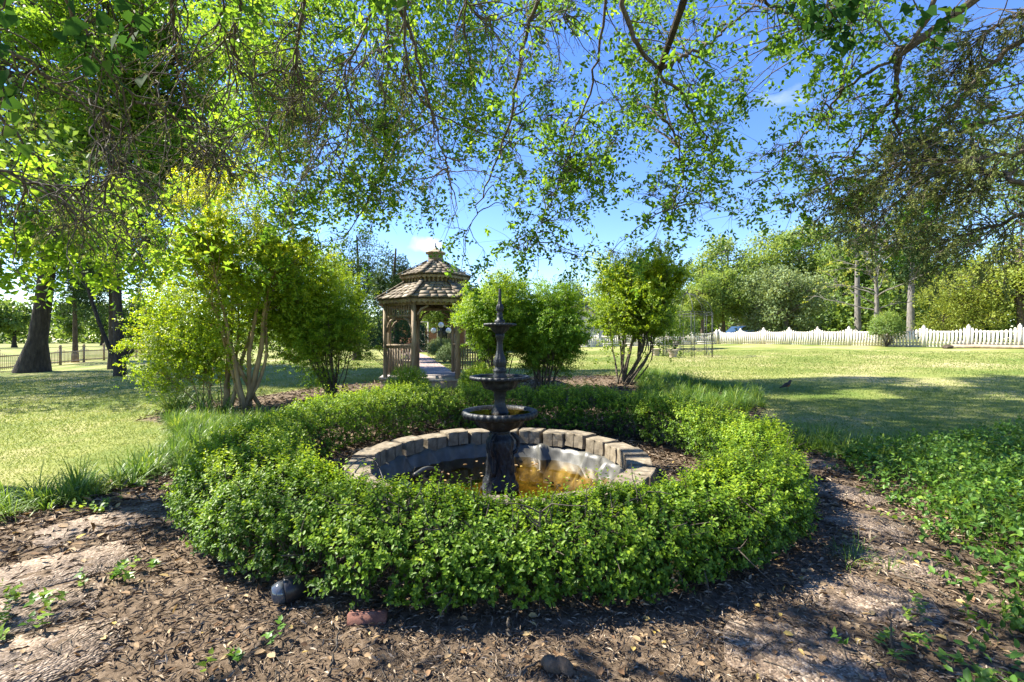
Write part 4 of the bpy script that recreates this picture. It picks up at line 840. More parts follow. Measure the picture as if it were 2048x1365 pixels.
# ------------------------------------------------------------------ arbor, planters, lamp, bird, log, stones
g_ = ground(1374, 714); ax0, ay0, az0 = g_; ar = 1.18
ae = empty('metal_arbor', (ax0, ay0, az0), 'open wrought iron domed arbor standing on the right lawn', 'arbor')
def av(k, r, z): a = R(22 + 60 * k); return np.array([ax0 + r * math.cos(a), ay0 + r * math.sin(a), az0 + z])
for k in range(6):
    mb = MB()
    for s_ in (-.04, .04):
        t = np.array([-math.sin(R(22 + 60 * k)), math.cos(R(22 + 60 * k)), 0]) * s_ * 2
        mb.bar(av(k, ar, 0) + t, av(k, ar, 2.15) + t, .022)
    for z in np.arange(.2, 2.1, .38): mb.bar(av(k, ar, z) - t, av(k, ar, z + .2) + t, .012)
    mb.build('post', M['darkmetal'], ae)
    MB().tube(spline([av(k, ar, 2.15), av(k, ar * .86, 2.55), av(k, ar * .45, 2.95), av(k, .06, 3.12)], 14), .014, 5).build('dome_rib', M['darkmetal'], ae)
    MB().tube(spline([(av(k, ar, 2.15) + av(k + 1, ar, 2.15)) / 2, (av(k, ar * .86, 2.55) + av(k + 1, ar * .86, 2.55)) / 2, (av(k, ar * .45, 2.95) + av(k + 1, ar * .45, 2.95)) / 2, av(k, .06, 3.10)], 14), .009, 5).build('dome_rib', M['darkmetal'], ae)
    a, b = av(k, ar, 0), av(k + 1, ar, 0); zv = np.array([0, 0, 1.]); mb = MB()
    mb.bar(a + zv * 2.16, b + zv * 2.16, .025); mb.bar(a + zv * 2.02, b + zv * 2.02, .016)
    for i in range(4): q = a + (b - a) * (i + .5) / 4; mb.tube(spline([q + zv * 2.03, q + (b - a) * .08 + zv * 2.09, q + zv * 2.15], 8), .008, 4)
    mb.build('top_rail', M['darkmetal'], ae)
    if k not in (4,):
        mb = MB(); mb.bar(a + zv * .62, b + zv * .62, .02); mb.bar(a + zv * .52, b + zv * .52, .014)
        for i in range(2):
            q0, q1 = a + (b - a) * i / 2, a + (b - a) * (i + 1) / 2; mb.tube(spline([q0 + zv * .5, (q0 + q1) / 2 + zv * .22, q1 + zv * .5], 10), .009, 4); mb.tube(spline([q0 + zv * .05, (q0 + q1) / 2 + zv * .3, q1 + zv * .05], 10), .009, 4)
            mb.bar(q1 + zv * .02, q1 + zv * .52, .012)
        mb.build('side_panel', M['darkmetal'], ae)
MB().lathe([(.01, 0), (.06, .03), (.05, .08), (.01, .16)], (ax0, ay0, az0 + 3.1), 10).build('finial', M['darkmetal'], ae)
for (px, py, lab) in ((1312, 712, 'stone planter urn nearest the dark stemmed shrub, left of its twin'), (1346, 715, 'stone planter urn at the front left foot of the metal arbor')):
    g_ = ground(px, py); pe = empty('planter', g_, lab, 'planter', 'stone planters by the arbor')
    MB().lathe([(.155, 0), (.165, .03), (.16, .06), (.185, .12), (.20, .14), (.205, .18), (.235, .27), (.245, .30), (.285, .335), (.285, .37), (.25, .37), (.235, .33)], g_, 36, cap=False).build('bowl', M['stone'], pe, smooth=True)
    MB().lathe([(.24, .335), (.1, .35), (.01, .355)], g_, 20, cap=False).build('soil', mat_plain('soil', (.06, .04, .03), .95, .1), pe)
def lamp(px, d, ztop, lab):
    x = (px - 1024) / F * d; z = G(x, d); e = empty('street_lamp', (x, d, z), lab, 'lamp'); h = ztop - z
    MB().lathe([(.14, 0), (.14, .2), (.07, .3), (.05, .5), (.045, h - .2), (.07, h - .15), (.04, h)], (x, d, z), 14).build('post', M['black'], e)
    gm = mat_plain('white_globe', (.6, .62, .64), .3)
    MB().tube([(x - .42, d, z + h - .32), (x - .2, d, z + h - .22), (x + .2, d, z + h - .22), (x + .42, d, z + h - .32)], .025, 6).build('arm', M['black'], e)
    for dx, dz in ((-.42, -.14), (.42, -.14), (0, .17)):
        MB().lathe([(.155 * math.sin(a), -.155 * math.cos(a)) for a in np.linspace(.15, 3.0, 12)], (x + dx, d, z + h + dz), 18).build('globe', gm, e, smooth=True)
lamp(882, 26, 2.1, 'black lamp post with white globes seen through the gazebo')
g_ = ground(868, 716)
for (x, y, r_, h, lab) in ((-4.15, 23.5, .75, 1.0, 'clipped dark green round shrub nearest the path beyond the gazebo'), (-3.5, 21.3, .62, .85, 'clipped round shrub right of its twin beside the path'), (-5.0, 27.5, .8, 1.05, 'farther clipped round shrub along the path beyond the gazebo')):
    ball_shrub('round_shrub', lab, x + .75, y, r_, h, 900, .05, M['dark_leaf'], 'round shrubs beside the path', tone=.6)
ball_shrub('round_shrub', 'tall dark shrub filling the left arch of the gazebo', -4.35, 17.4, 1.1, 2.6, 1500, .06, M['dark_leaf'], tone=.3)
# lattice arbor by the brick house
x, y = (847 - 1024) / F * 31, 31; e = empty('lattice_trellis', (x, y, G(x, y)), 'white openwork trellis panel seen through the gazebo', 'trellis')
z = G(x, y); mb = MB(); mb.bar((x - .3, y, z), (x - .3, y, z + 2.2), .05); mb.bar((x + .3, y, z), (x + .3, y, z + 2.2), .05); mb.bar((x - .274, y, z + 2.2), (x + .274, y, z + 2.2), .05)
for j in range(3):
    for r_ in (.2,):
        zc = z + .5 + j * .65; oc = [(x + .24 * math.cos(a), y, zc + .28 * math.sin(a)) for a in np.arange(0, 6.4, math.pi / 4) + math.pi / 8]; mb.tube(oc, .018, 4, False)
mb.build('frame', M['white_paint'], e)
# robin on the lawn
g_ = ground(1573, 780); rb = empty('robin', g_, 'small dark robin with a rusty breast standing on the shaded lawn', 'bird')
def skin_figure(name, pts, rad, mat, parent):
    V, Fq = tubes(np.array(pts, float)[None], np.array(rad, float)[None], 12); m_ = len(pts)
    return mk(name, [(V, [Fq, np.array([list(range(12))[::-1], [(m_ - 1) * 12 + i for i in range(12)]])])], mat, parent, smooth=True)
m_bird = mat_noise('robin_feathers', [(.35, (.035, .03, .028)), (.6, (.06, .05, .045)), (.75, (.10, .07, .05))], 10, .8, .2)
bp = [(-.16, 0, .045), (-.12, 0, .062), (-.07, 0, .085), (-.02, 0, .11), (.03, 0, .13), (.06, 0, .155), (.075, 0, .185), (.088, 0, .205), (.108, 0, .208), (.12, 0, .206), (.135, 0, .203)]
skin_figure('body', [g_ + np.array(p) * 1.0 for p in bp], [.012, .016, .030, .046, .048, .038, .029, .028, .020, .008, .002], m_bird, rb)
skin_figure('breast', [g_ + np.array(p) for p in ((-.03, 0, .088), (.02, 0, .105), (.055, 0, .13), (.073, 0, .16))], [.02, .043, .036, .02], mat_plain('rusty_breast', (.30, .10, .035), .8, .2), rb)
for s_ in (-.018, .018): MB().tube([g_ + np.array((0, s_, .08)), g_ + np.array((.012, s_, .035)), g_ + np.array((.0, s_, .0)), g_ + np.array((.03, s_, .003))], .0035, 5).build('leg', mat_plain('bird_leg', (.12, .08, .05), .6), rb)
# timber and stones by the right fence
a, b = ground(1903, 696), ground(2075, 699); wd = mat_noise('weathered_log', [(.3, (.22, .16, .11)), (.7, (.45, .36, .26))], 6, .9, .4, (1, 1, 1))
MB().tube(spline([a + [0, 0, .07], (a + b) / 2 + [0, .15, .09], b + [0, 0, .08]], 12, .012), np.linspace(.11, .08, 12), 9).build('log', wd, origin=tuple(a)); tag(bpy.data.objects['log'], 'long pale weathered log lying before the white fence', 'log')
def rock(label, p, s, mat, name='rock'):
    bm = bmesh.new(); bmesh.ops.create_icosphere(bm, subdivisions=3, radius=1)
    for v in bm.verts:
        n_ = float(wob(np.array(v.co.x * 2 + p[0]), np.array(v.co.y * 2 + v.co.z * 1.7 + p[1]), 1.3, 3, 2)); v.co *= 1 + .22 * n_; v.co = Vector((v.co.x * s[0], v.co.y * s[1], v.co.z * s[2]))
    me = bpy.data.meshes.new(name); bm.to_mesh(me); bm.free(); me.materials.append(mat); o = bpy.data.objects.new(name, me); COL.objects.link(o); o.location = (p[0], p[1], p[2] + s[2] * .5); return tag(o, label, 'rock')
g_ = ground(1922, 693); rock('pale stone lying at the foot of the white fence behind the log', g_, (.28, .2, .2), M['stone'])
g_ = ground(1895, 697); rock('dark rotten stump end at the left tip of the pale log', g_, (.24, .2, .13), M['bark'], 'stump')
# bushes along the right fence
def at_fence(px): t = (px - 1024) / F; k = (t * 37 - 16.5) / (9.8 + 17.8 * t); return 16.5 + 9.8 * k, 37 - 17.8 * k
x, y = at_fence(1772); ball_shrub('fence_bush', 'loose green bush growing through the white picket fence', x - .25, y - .35, .75, 1.9, 1100, .07, M['tree_leaf'], tone=.3)
x, y = (1350 - 1024) / F * 30, 30; ball_shrub('fence_bush', 'bright leafy bush behind the metal arbor', x, y, 1.3, 2.6, 1500, .09, M['tree_leaf'], tone=.45)

# ------------------------------------------------------------------ boughs overhead
def limbs_px(lst, amp=.02, m=30): return [spline([at(*p) for p in c], m, amp) for c in lst]
def bough_tree(name, label, trunk, limbs, r0, per, len1, n2, len2, sprig, leaf, bark, droop=.1, tone=(.3, .3), fill=None, k=7, lL=.055, lW=.032, tpl=POINT, jit=.22, catg='tree', starts=.12, upl=.6, sc_t=1.0):
    """trunk (x, y, h, r) stands outside the view; its limbs reach over the garden"""
    tx, ty, th_, trr = trunk; z0 = G(tx, ty) - .05; e = empty(name, (tx, ty, z0), label, catg); parts = []
    tp = spline([(tx, ty, z0), (tx + .05, ty + .1, z0 + th_ * .4), (tx, ty + .2, z0 + th_), (tx + .1, ty + .2, z0 + th_ * 1.5)], 14); parts.append(tubes(tp[None], np.linspace(trr * 1.2, trr * .4, 14)[None], 12))
    full = []
    for L in limbs:
        full.append(L)
        if np.linalg.norm(L[0] - np.array([tx, ty, z0 + th_])) < 40 and L[0][2] > 3.8:
            s_ = tp[8]; c = spline([s_, s_ * .5 + L[0] * .5 + [0, 0, 1.4], L[0]], 12); parts.append(tubes(c[None], np.linspace(r0 * 1.3, r0, 12)[None], 7))
    A = np.array(full); rad = np.linspace(1, .16, A.shape[1])[None] * (r0 * rng.uniform(.55, 1, (len(full), 1))); parts.append(tubes(A, rad, 7))
    n1 = per * len(full); p, t, _ = pick(A, n1, starts, 1); L1 = grow(p, side(t, .9), rng.uniform(*len1, n1), 9, jit, droop); parts.append(tubes(L1, np.tile(np.linspace(.0068, .0024, 9), (n1, 1)), 5))
    m2 = n1 * n2; p, t, _ = pick(L1, m2, .15, 1); L2 = grow(p, side(t, .8), rng.uniform(*len2, m2), 6, jit, droop * 1.3); parts.append(tubes(L2, np.tile(np.linspace(.0028, .0011, 6), (m2, 1)), 3))
    if fill is not None:          # each clump of shoots hangs from a branchlet that springs from the nearest limb
        w = fill[~np.isnan(fill[:, 3])]; q, c = w[:, :3], w[:, 3:]; cu = np.unique(c, axis=0); al = A.reshape(-1, 3)
        nr = al[np.argmin(((cu[:, None] - al[None]) ** 2).sum(-1), axis=1)]; mid = nr * .5 + cu * .5 + np.c_[rng.normal(0, .12, (len(cu), 2)), rng.uniform(.05, .3, len(cu))]
        tt = np.linspace(0, 1, 9)[None, :, None]; B3 = (1 - tt) ** 2 * nr[:, None] + 2 * tt * (1 - tt) * mid[:, None] + tt ** 2 * cu[:, None] + rng.normal(0, .012, (len(cu), 9, 3))
        parts.append(tubes(B3, np.tile(np.linspace(.010, .004, 9), (len(cu), 1)) * sc_t, 5))
        m3 = c * .45 + q * .55 + rng.normal(0, .05, q.shape); T3 = np.stack([c, c * .7 + m3 * .3 + rng.normal(0, .03, q.shape), m3, q], 1); parts.append(tubes(T3, np.tile([.004, .0032, .0024, .0012], (len(q), 1)) * sc_t, 3)); fill = fill[:, :3]
    mk('trunk', parts, bark, e, smooth=True)
    if sprig == 'broad':
        ns = m2 * 2; p, t, _ = pick(L2, ns, .2, 1); D = side(t, .5) + [0, 0, -.25]
        if fill is not None: p = np.concatenate([p, fill]); D = np.concatenate([D, rng.normal(0, 1, fill.shape) + [0, 0, -.4]])
        ns = len(p)
        lv = sprigs(p, D, lL * 3.4, k, lL, lW, tpl, .9, .1, np.clip(rng.normal(tone[0], tone[1] * .3, ns), 0, 1), .2, upl)
    else:                  # scale-leaved sprays: many fine slivers along the last twigs
        ns = int(m2 * sprig); p, t, _ = pick(L2, ns, .25, 1); sp = grow(p, side(t, .7), rng.uniform(.05, .14, ns), 4, .25, .12)
        q, tt, _ = pick(sp, ns * k, 0, 1); A_ = side(tt, .6)
        lv = leaves(q, A_, rng.normal(0, 1, q.shape), rng.uniform(.6, 1.2, len(q)) * lL, rng.uniform(.7, 1.2, len(q)) * lW, DIAM, np.clip(rng.normal(tone[0], tone[1], len(q)), 0, 1))
    mk('foliage', [lv[0]], leaf, e, tint=lv[1]); return e
def cloud(n, boxes, sz=1.0):
    """lumpy fill of shoots: boxes of (px0, px1, py0, py1, d0, d1, weight)"""
    w = np.array([b[6] for b in boxes], float); w /= w.sum(); out = []
    for b, k in zip(boxes, (w * n).astype(int)):
        nc = max(k // 14, 1); c = np.stack([rng.uniform(b[0], b[1], nc), rng.uniform(b[2], b[3], nc), rng.uniform(b[4], b[5], nc)], 1)
        c3 = np.stack([(c[:, 0] - 1024) / F * c[:, 2], c[:, 2], EYE + (678 - c[:, 1]) / F * c[:, 2]], 1); i = rng.integers(0, nc, k)
        q = c3[i] + rng.normal(0, 1, (k, 3)) * np.array([.26, .26, .17]) * sz; out.append(np.concatenate([q, c3[i]], 1))
    o_ = np.concatenate(out); px_, py_ = 1024 + F * o_[:, 0] / o_[:, 1], 678 - F * (o_[:, 2] - EYE) / o_[:, 1]
    return o_[~((px_ > 800) & (px_ < 945) & (py_ > 405))]          # the boughs part before the gazebo's cupola
def front_shade_leaves(n):  # unseen leaves added along the sun's path to dapple the foreground with shade
    x, y = rng.uniform(-4.2, 3.4, n), rng.uniform(1.2, 2.55, n); k = wob(x, y, 1.9, 4, 9) > .02; x, y = x[k], y[k]; h = rng.uniform(3.7, 5.2, len(x))
    q = np.stack([x + S[0] / S[2] * h, y + S[1] / S[2] * h, h], 1); return np.concatenate([q, q * np.nan], 1)
def high_shade_leaves(n):  # unseen leaves added above the frame, placed to shade the right lawn
    x, y = rng.uniform(4.6, 17, n), rng.uniform(6.6, 13.0, n); k = (wob(x, y, .75, 4, 5) > -.22) & (y < 13.4 - .06 * (x - 4)); x, y = x[k], y[k]
    h = np.maximum(9.5, (2.1 + .76 * y) / (1 - .76 * S[1] / S[2])) + rng.uniform(.2, 2, len(x))
    q = np.stack([x + S[0] / S[2] * h, y + S[1] / S[2] * h, h + .4], 1); return np.concatenate([q, q * np.nan], 1)
bough_tree('broadleaf_tree', 'overhanging broadleaf tree whose crooked limbs hang before the blue sky at top centre', (1.8, -3.0, 5, .28),
    limbs_px([[(1225, -260, 4.2), (1212, -60, 4.8), (1195, 130, 5.4), (1150, 260, 6.0), (1110, 390, 6.6), (1050, 500, 7.2)],
              [(1225, -160, 4.4), (1242, -20, 4.8), (1270, 90, 5.0), (1318, 145, 5.2), (1370, 200, 5.5), (1410, 280, 5.8), (1430, 340, 6)],
              [(1318, 145, 5.2), (1360, 115, 5.2), (1410, 95, 5.2), (1470, 40, 5.1), (1560, -20, 5)],
              [(1318, 145, 5.2), (1312, 210, 5.5), (1340, 260, 5.8), (1365, 350, 6.2), (1345, 420, 6.5)],
              [(1225, -200, 4.3), (1100, -40, 4.9), (1040, 120, 5.6), (1010, 270, 6.2), (960, 400, 6.9), (930, 480, 7.2)],
              [(1225, -400, 4.0), (1100, -520, 7.5), (1000, -420, 10.5), (820, -330, 11.8)], [(1225, -400, 4.0), (1180, -500, 7.5), (1130, -400, 10.5), (1080, -300, 12)],
              [(1470, -200, 4.6), (1520, -20, 5), (1600, 40, 5.3), (1690, 60, 5.5)]], .02),
    .036, 12, (.4, 1.1), 4, (.2, .5), 'broad', M['hack_leaf'], M['limb_bark'], .10, (.3, .6),
    fill=np.concatenate([front_shade_leaves(1700), high_shade_leaves(24000), cloud(1350, [(1000, 1500, -40, 330, 5.5, 8, 4), (960, 1230, 300, 520, 6, 8.5, 1.6), (1500, 1800, -60, 40, 4.6, 6, .6), (1290, 1480, 330, 430, 6, 8, .5)])]), lL=.082, lW=.046)
bough_tree('broadleaf_tree', 'bright green broadleaf boughs hanging down left of the blue sky above the gazebo', (-10.5, 6.0, 7, .3),
    limbs_px([[(790, -120, 8.2), (775, 60, 8.6), (765, 320, 9.2), (740, 390, 9.5), (700, 460, 9.8), (600, 520, 10.2)], [(620, -120, 8), (600, 60, 8.4), (590, 240, 8.8), (560, 400, 9.2)],
              [(960, -120, 8), (930, 40, 8.4), (940, 200, 8.8), (900, 300, 9.1), (870, 360, 9.4)]], .03),
    .045, 20, (.6, 1.6), 5, (.3, .7), 'broad', M['hack_leaf'], M['limb_bark'], .08, (.5, .7),
    fill=cloud(3300, [(480, 1000, -60, 280, 8, 10.5, 6), (560, 800, 240, 430, 8.5, 10.5, 2.2), (380, 620, 0, 330, 8, 10, 1.6)], 1.2), lL=.102, lW=.058)
bough_tree('broadleaf_tree', 'low bough of large bright leaves hanging at the left edge before the flared trunk', (-7.2, 2.2, 4.5, .16),
    limbs_px([[(-60, 160, 4.2), (60, 300, 4.6), (150, 400, 5), (230, 470, 5.3), (290, 550, 5.5)], [(-80, 330, 4.2), (40, 400, 4.6), (110, 470, 4.9)], [(-60, 420, 4.4), (60, 460, 4.8), (140, 500, 5.1)]], .02),
    .02, 15, (.3, .7), 3, (.15, .4), 'broad', M['hack_leaf'], M['limb_bark'], .10, (.6, .6),
    fill=cloud(300, [(0, 330, 370, 520, 4.6, 6.2, 1)]), lL=.085, lW=.052)
bough_tree('broadleaf_tree', 'overhanging broadleaf bough slanting down from the upper right beside the olive cedar', (9.4, 1.6, 5.5, .26),
    limbs_px([[(1900, -80, 4.4), (1850, 40, 4.7), (1790, 115, 5), (1700, 170, 5.4), (1640, 240, 5.8), (1580, 300, 6.2), (1490, 380, 6.7)],
              [(1790, 115, 5), (1785, 190, 5.2), (1740, 260, 5.6), (1690, 330, 6), (1650, 420, 6.4)], [(1800, 110, 5), (1795, 240, 5.4), (1780, 330, 5.8), (1730, 450, 6.2)]], .02),
    .036, 11, (.4, 1.0), 4, (.2, .5), 'broad', M['hack_leaf'], M['limb_bark'], .08, (.25, .5),
    fill=cloud(480, [(1540, 1790, 180, 430, 5.5, 7.5, 2), (1700, 2080, -40, 300, 5, 8, 2)]), lL=.072, lW=.042)
bough_tree('cedar_tree', 'bare twiggy red cedar boughs drooping across the upper left foreground', (-3.4, -2.4, 4.8, .26),
    limbs_px([[(60, -300, 2.6), (120, -20, 3.0), (170, 60, 3.2), (185, 105, 3.3), (240, 170, 3.5), (270, 205, 3.6), (245, 270, 3.6), (225, 340, 3.6), (205, 400, 3.7), (225, 470, 3.8)],
              [(-90, 40, 3), (30, 110, 3.2), (110, 165, 3.4), (190, 210, 3.5), (215, 240, 3.6), (235, 330, 3.7)],
              [(330, -200, 3), (345, 0, 3.4), (350, 100, 3.6), (365, 180, 3.8), (390, 270, 4), (430, 310, 4.1)],
              [(430, -200, 3.2), (440, 0, 3.5), (455, 100, 3.7), (480, 190, 3.9), (475, 260, 4.0), (440, 310, 4.0)],
              [(520, -150, 3.4), (470, 70, 3.8), (490, 150, 4), (570, 140, 4.2), (640, 200, 4.4), (660, 290, 4.5)],
              [(800, -150, 4), (810, 60, 4.4), (815, 140, 4.6), (850, 210, 4.9), (900, 240, 5.1), (1020, 285, 5.5), (1110, 310, 5.8), (1190, 330, 6)],
              [(640, -150, 3.6), (600, 40, 3.9), (590, 120, 4.1), (600, 200, 4.3), (540, 240, 4.4), (530, 310, 4.5)],
              [(720, -100, 4), (740, 40, 4.3), (690, 140, 4.5), (700, 240, 4.7), (650, 330, 4.8)],
              [(900, -120, 4), (940, 20, 4.3), (1000, 40, 4.5), (1080, 50, 4.8), (1150, 20, 5)],
              [(-60, 330, 3), (100, 370, 3.3), (190, 380, 3.5), (280, 330, 3.7)], [(850, -100, 4.2), (790, 80, 4.5), (740, 110, 4.7), (700, 150, 4.9)],
              [(270, 205, 3.6), (330, 220, 3.8), (390, 300, 4), (440, 330, 4.2), (520, 350, 4.4)],
              [(820, 60, 4.5), (860, 220, 4.8), (890, 320, 5), (900, 350, 5.1)]], .012, 36),
    .017, 23, (.3, 1.0), 5, (.12, .42), .9, M['cedar_leaf'], M['limb_bark'], .14, (.5, .25), k=14, lL=.02, lW=.005, jit=.27, starts=.03)
bough_tree('cedar_tree', 'olive brown red cedar boughs hanging in from the right edge', (10.2, 3.4, 4.5, .28),
    limbs_px([[(2200, 290, 4.2), (2048, 305, 4.4), (1940, 320, 4.6), (1830, 325, 4.9), (1760, 335, 5.2), (1690, 360, 5.5)],
              [(2200, 420, 4.2), (2040, 370, 4.4), (2010, 350, 4.5), (1960, 338, 4.6), (1900, 342, 4.8), (1800, 400, 5.1), (1740, 450, 5.3)],
              [(2200, 60, 4.2), (2050, 80, 4.6), (1960, 150, 4.9), (1880, 250, 5.2), (1800, 330, 5.5), (1700, 400, 5.8)],
              [(2200, 480, 4), (2060, 430, 4.3), (2000, 450, 4.6), (1930, 470, 4.9), (1860, 500, 5.2)],
              [(2200, -50, 4.4), (2060, 20, 4.7), (1980, 60, 4.9), (1900, 150, 5.2)], [(2200, 200, 4.2), (2050, 230, 4.5), (1930, 260, 4.9), (1840, 300, 5.2), (1770, 400, 5.4)]], .012),
    .032, 30, (.3, .9), 7, (.12, .38), 3.4, M['cedar_leaf'], M['limb_bark'], .07, (.4, .22), k=20, lL=.028, lW=.0095, jit=.2, starts=.2)
# leaves added to the middle tree above the frame shade the right lawn
IVY = (np.array([[0, 0, 0], [-.08, .36, .03], [.18, .55, .06], [.42, .34, .05], [1, 0, -.12], [.42, -.34, .05], [.18, -.55, .06], [-.08, -.36, .03]]), np.array([[0, 1, 2, 3], [0, 3, 4, 4], [0, 5, 6, 7]]))
IVY = (np.array([[0, 0, 0], [-.08, .36, .03], [.25, .52, .06], [1, 0, -.12], [.25, -.52, .06], [-.08, -.36, .03]]), np.array([[0, 3, 2, 1], [0, 5, 4, 3]]))
def ivy(label, vines, n, size, tone):
    V = np.array(limbs_px(vines, .03, 20)); e = empty('ivy_vine', tuple(V[0, 0]), label, 'ivy'); mk('stem', [tubes(V, np.full((len(V), 20), .005), 5)], M['limb_bark'], e)
    p, t, _ = pick(V, n, 0, 1); p = p + rng.normal(0, .06, p.shape); s_ = rng.uniform(.55, 1.2, n) * size
    lv = leaves(p, rng.normal(0, .5, (n, 3)) + [0, -.2, -.8], rng.normal(0, .5, (n, 3)) + [0, -.8, .35], s_, s_ * .95, IVY, np.clip(rng.normal(tone, .2, n), 0, 1)); mk('leaves', [lv[0]], M['ivy_leaf'], e, tint=lv[1])
ivy('dark ivy leaves climbing the cedar bough at the top left corner', [[(20, -60, 2.5), (10, 60, 2.6), (20, 160, 2.7), (10, 290, 2.8)], [(170, -60, 2.7), (185, 40, 2.8), (180, 110, 2.9), (245, 140, 3.0)], [(250, -60, 2.8), (270, 40, 2.9), (255, 75, 3)]], 70, .10, .35)
ivy('dark clump of ivy leaves hanging at the top right', [[(1640, -60, 3.9), (1655, 10, 4), (1690, 60, 4.1), (1685, 95, 4.1)], [(1600, -50, 4), (1630, 30, 4.1), (1660, 70, 4.2)], [(1720, -50, 4), (1700, 30, 4.1)]], 150, .08, .2)
ivy('bright ivy leaves twining along the right cedar bough', [[(1800, -40, 3.6), (1850, 40, 3.8), (1870, 80, 3.9), (1890, 130, 4)], [(1960, -60, 3.7), (1920, 20, 3.9), (1860, 60, 4)]], 60, .09, .6)

# ------------------------------------------------------------------ slabs, bricks, spotlight, twigs
def slab(px, py, sx, sy, rot, label):
    g0 = ground(px, py); a = np.arange(0, 2 * np.pi, 2 * np.pi / 44); sup = 4.5; ph = random.uniform(0, 6)
    r = (np.abs(np.cos(a)) ** sup + np.abs(np.sin(a)) ** sup) ** (-1 / sup) * (1 + .035 * np.sin(3 * a + ph) + .025 * np.sin(7 * a + 2 * ph) + rng.normal(0, .008, 44))
    c, s_ = math.cos(rot), math.sin(rot); lx, ly = r * np.cos(a) * sx / 2, r * np.sin(a) * sy / 2
    x, y = g0[0] + lx * c - ly * s_, g0[1] + lx * s_ + ly * c
    zt = float(np.mean(gz(x, y))) + .010; tl = random.uniform(-.012, .012)
    def ringv(k, z): xx, yy = g0[0] + (x - g0[0]) * k, g0[1] + (y - g0[1]) * k; return np.stack([xx, yy, np.full(44, z) + tl * (xx - g0[0])], 1)
    V = np.concatenate([ringv(1, zt - .09), ringv(1, zt - .004), ringv(.992, zt)]); j = np.arange(44); j2 = (j + 1) % 44
    o = mk('paving_slab', [(V, [np.concatenate([np.stack([i * 44 + j, i * 44 + j2, (i + 1) * 44 + j2, (i + 1) * 44 + j], 1) for i in (0, 1)]), np.array([[88 + i for i in range(44)]])])], M['slab'], origin=(g0[0], g0[1], zt))
    tag(o, label, 'paving slab', 'rough aggregate slabs ringing the hedge'); SL.append((g0[0], g0[1], max(sx, sy) / 2))
SL = []
slab(222, 1048, .85, .60, R(50), 'aggregate slab farthest up the left path, half hidden by the hedge')
slab(118, 1140, .85, .56, R(42), 'long aggregate slab in the middle of the left path by the lily turf')
slab(40, 1232, .66, .50, R(34), 'shaded aggregate slab at the left edge of the photo')
slab(75, 1330, .62, .50, R(26), 'aggregate slab at the bottom left corner')
slab(1630, 932, .66, .52, R(-62), 'sunlit slab farthest up the right path by the lily turf')
slab(1690, 988, .66, .52, R(-55), 'cracked slab second from the far end of the right path')
slab(1735, 1052, .66, .52, R(-50), 'sunny slab beside the green ground cover on the right path')
slab(1775, 1122, .6, .48, R(-46), 'slab under the grass tuft on the right path')
slab(1725, 1200, .66, .50, R(-38), 'shadow striped slab on the right path near the bottom')
slab(1600, 1318, .66, .50, R(-22), 'pebbly slab at the bottom right, nearest the viewer')
def brick(px, py, rot, tilt, label, up=.03):
    p = ground(px, py); o = MB().box((0, 0, 0), (.20, .095, .062)).build('brick', M['brick']); bm = bmesh.new(); bm.from_mesh(o.data); bmesh.ops.bevel(bm, geom=bm.edges[:], offset=.006, segments=2, affect='EDGES'); bm.to_mesh(o.data); bm.free()
    o.location = p + [0, 0, up]; o.rotation_euler = (tilt, 0, rot); tag(o, label, 'brick', 'bricks edging the hedge')
brick(735, 1250, R(4), R(80), 'red brick set on edge under the front of the hedge', .015); brick(1580, 1052, R(62), R(70), 'red brick standing under the right end of the hedge', .03)

p = ground(562, 1222); e = empty('spotlight', p, 'black garden spotlight with a clear lens lying under the front hedge', 'spotlight'); ax_ = nrm(np.array([-.75, -.42, -.12])); ctr = p + [0.03, 0.05, .075]
MB().tube([ctr - ax_ * .07, ctr - ax_ * .065, ctr + ax_ * .02, ctr + ax_ * .03], [.045, .062, .072, .070], 24).build('housing', M['black'], e, smooth=False)
M['clear'] = mat_plain('clear_lens', (.10, .11, .12), .08, .9)
MB().tube([ctr + ax_ * .032, ctr + ax_ * .06, ctr + ax_ * .09, ctr + ax_ * .10], [.062, .060, .050, .02], 24).build('lens', M['clear'], e, smooth=True)
MB().tube([ctr - [0, 0, .05], ctr - [0, 0, .13]], .012, 8).build('stake', M['black'], e)
# pond lamp with its hose and cord over the blocks
p0, p1 = at(752, 968, 4.35), at(832, 918, 5.05); p0[2] = -.02; p1[2] = -.02; p0 += [.12, 0, 0]; d_ = nrm(p1 - p0); e = empty('pond_pump', tuple(p0), 'clear plastic pump housing with a hose lying in the pond by the left blocks', 'pump')
M['plastic'] = mat_plain('clear_plastic', (.34, .38, .40), .12, .9)
MB().tube([p0, p0 + d_ * .06, p0 + d_ * .08, p0 + d_ * .26, p0 + d_ * .28, p0 + d_ * .42, p0 + d_ * .50], [.055, .06, .075, .085, .075, .07, .02], 20).build('housing', M['plastic'], e, smooth=True)
MB().tube([p0 - d_ * .012, p0 - d_ * .10], [.065, .05], 16).build('cap', M['black'], e)
MB().tube(spline([p1 + [-.03, .06, .02], p1 + [.04, .22, .04], p1 + [.10, .4, 0], p1 + [.2, .55, -.1]], 20), .024, 10).build('hose', M['liner'], e, smooth=True)
c0 = at(700, 925, 4.6); cd = spline([at(662, 985, 4.1) + [0, 0, .02], at(690, 950, 4.25) + [0, 0, .03], (PC[0] - 1.42, PC[1] - .25, .268), (PC[0] - 1.25, PC[1] - .28, .265), (p0[0], p0[1], .02)], 40)
tag(mk('power_cord', [tubes(cd[None], np.full((1, 40), .006), 6)], M['black'], origin=tuple(cd[0])), 'thin black cord looping over the blocks into the pond', 'cord')
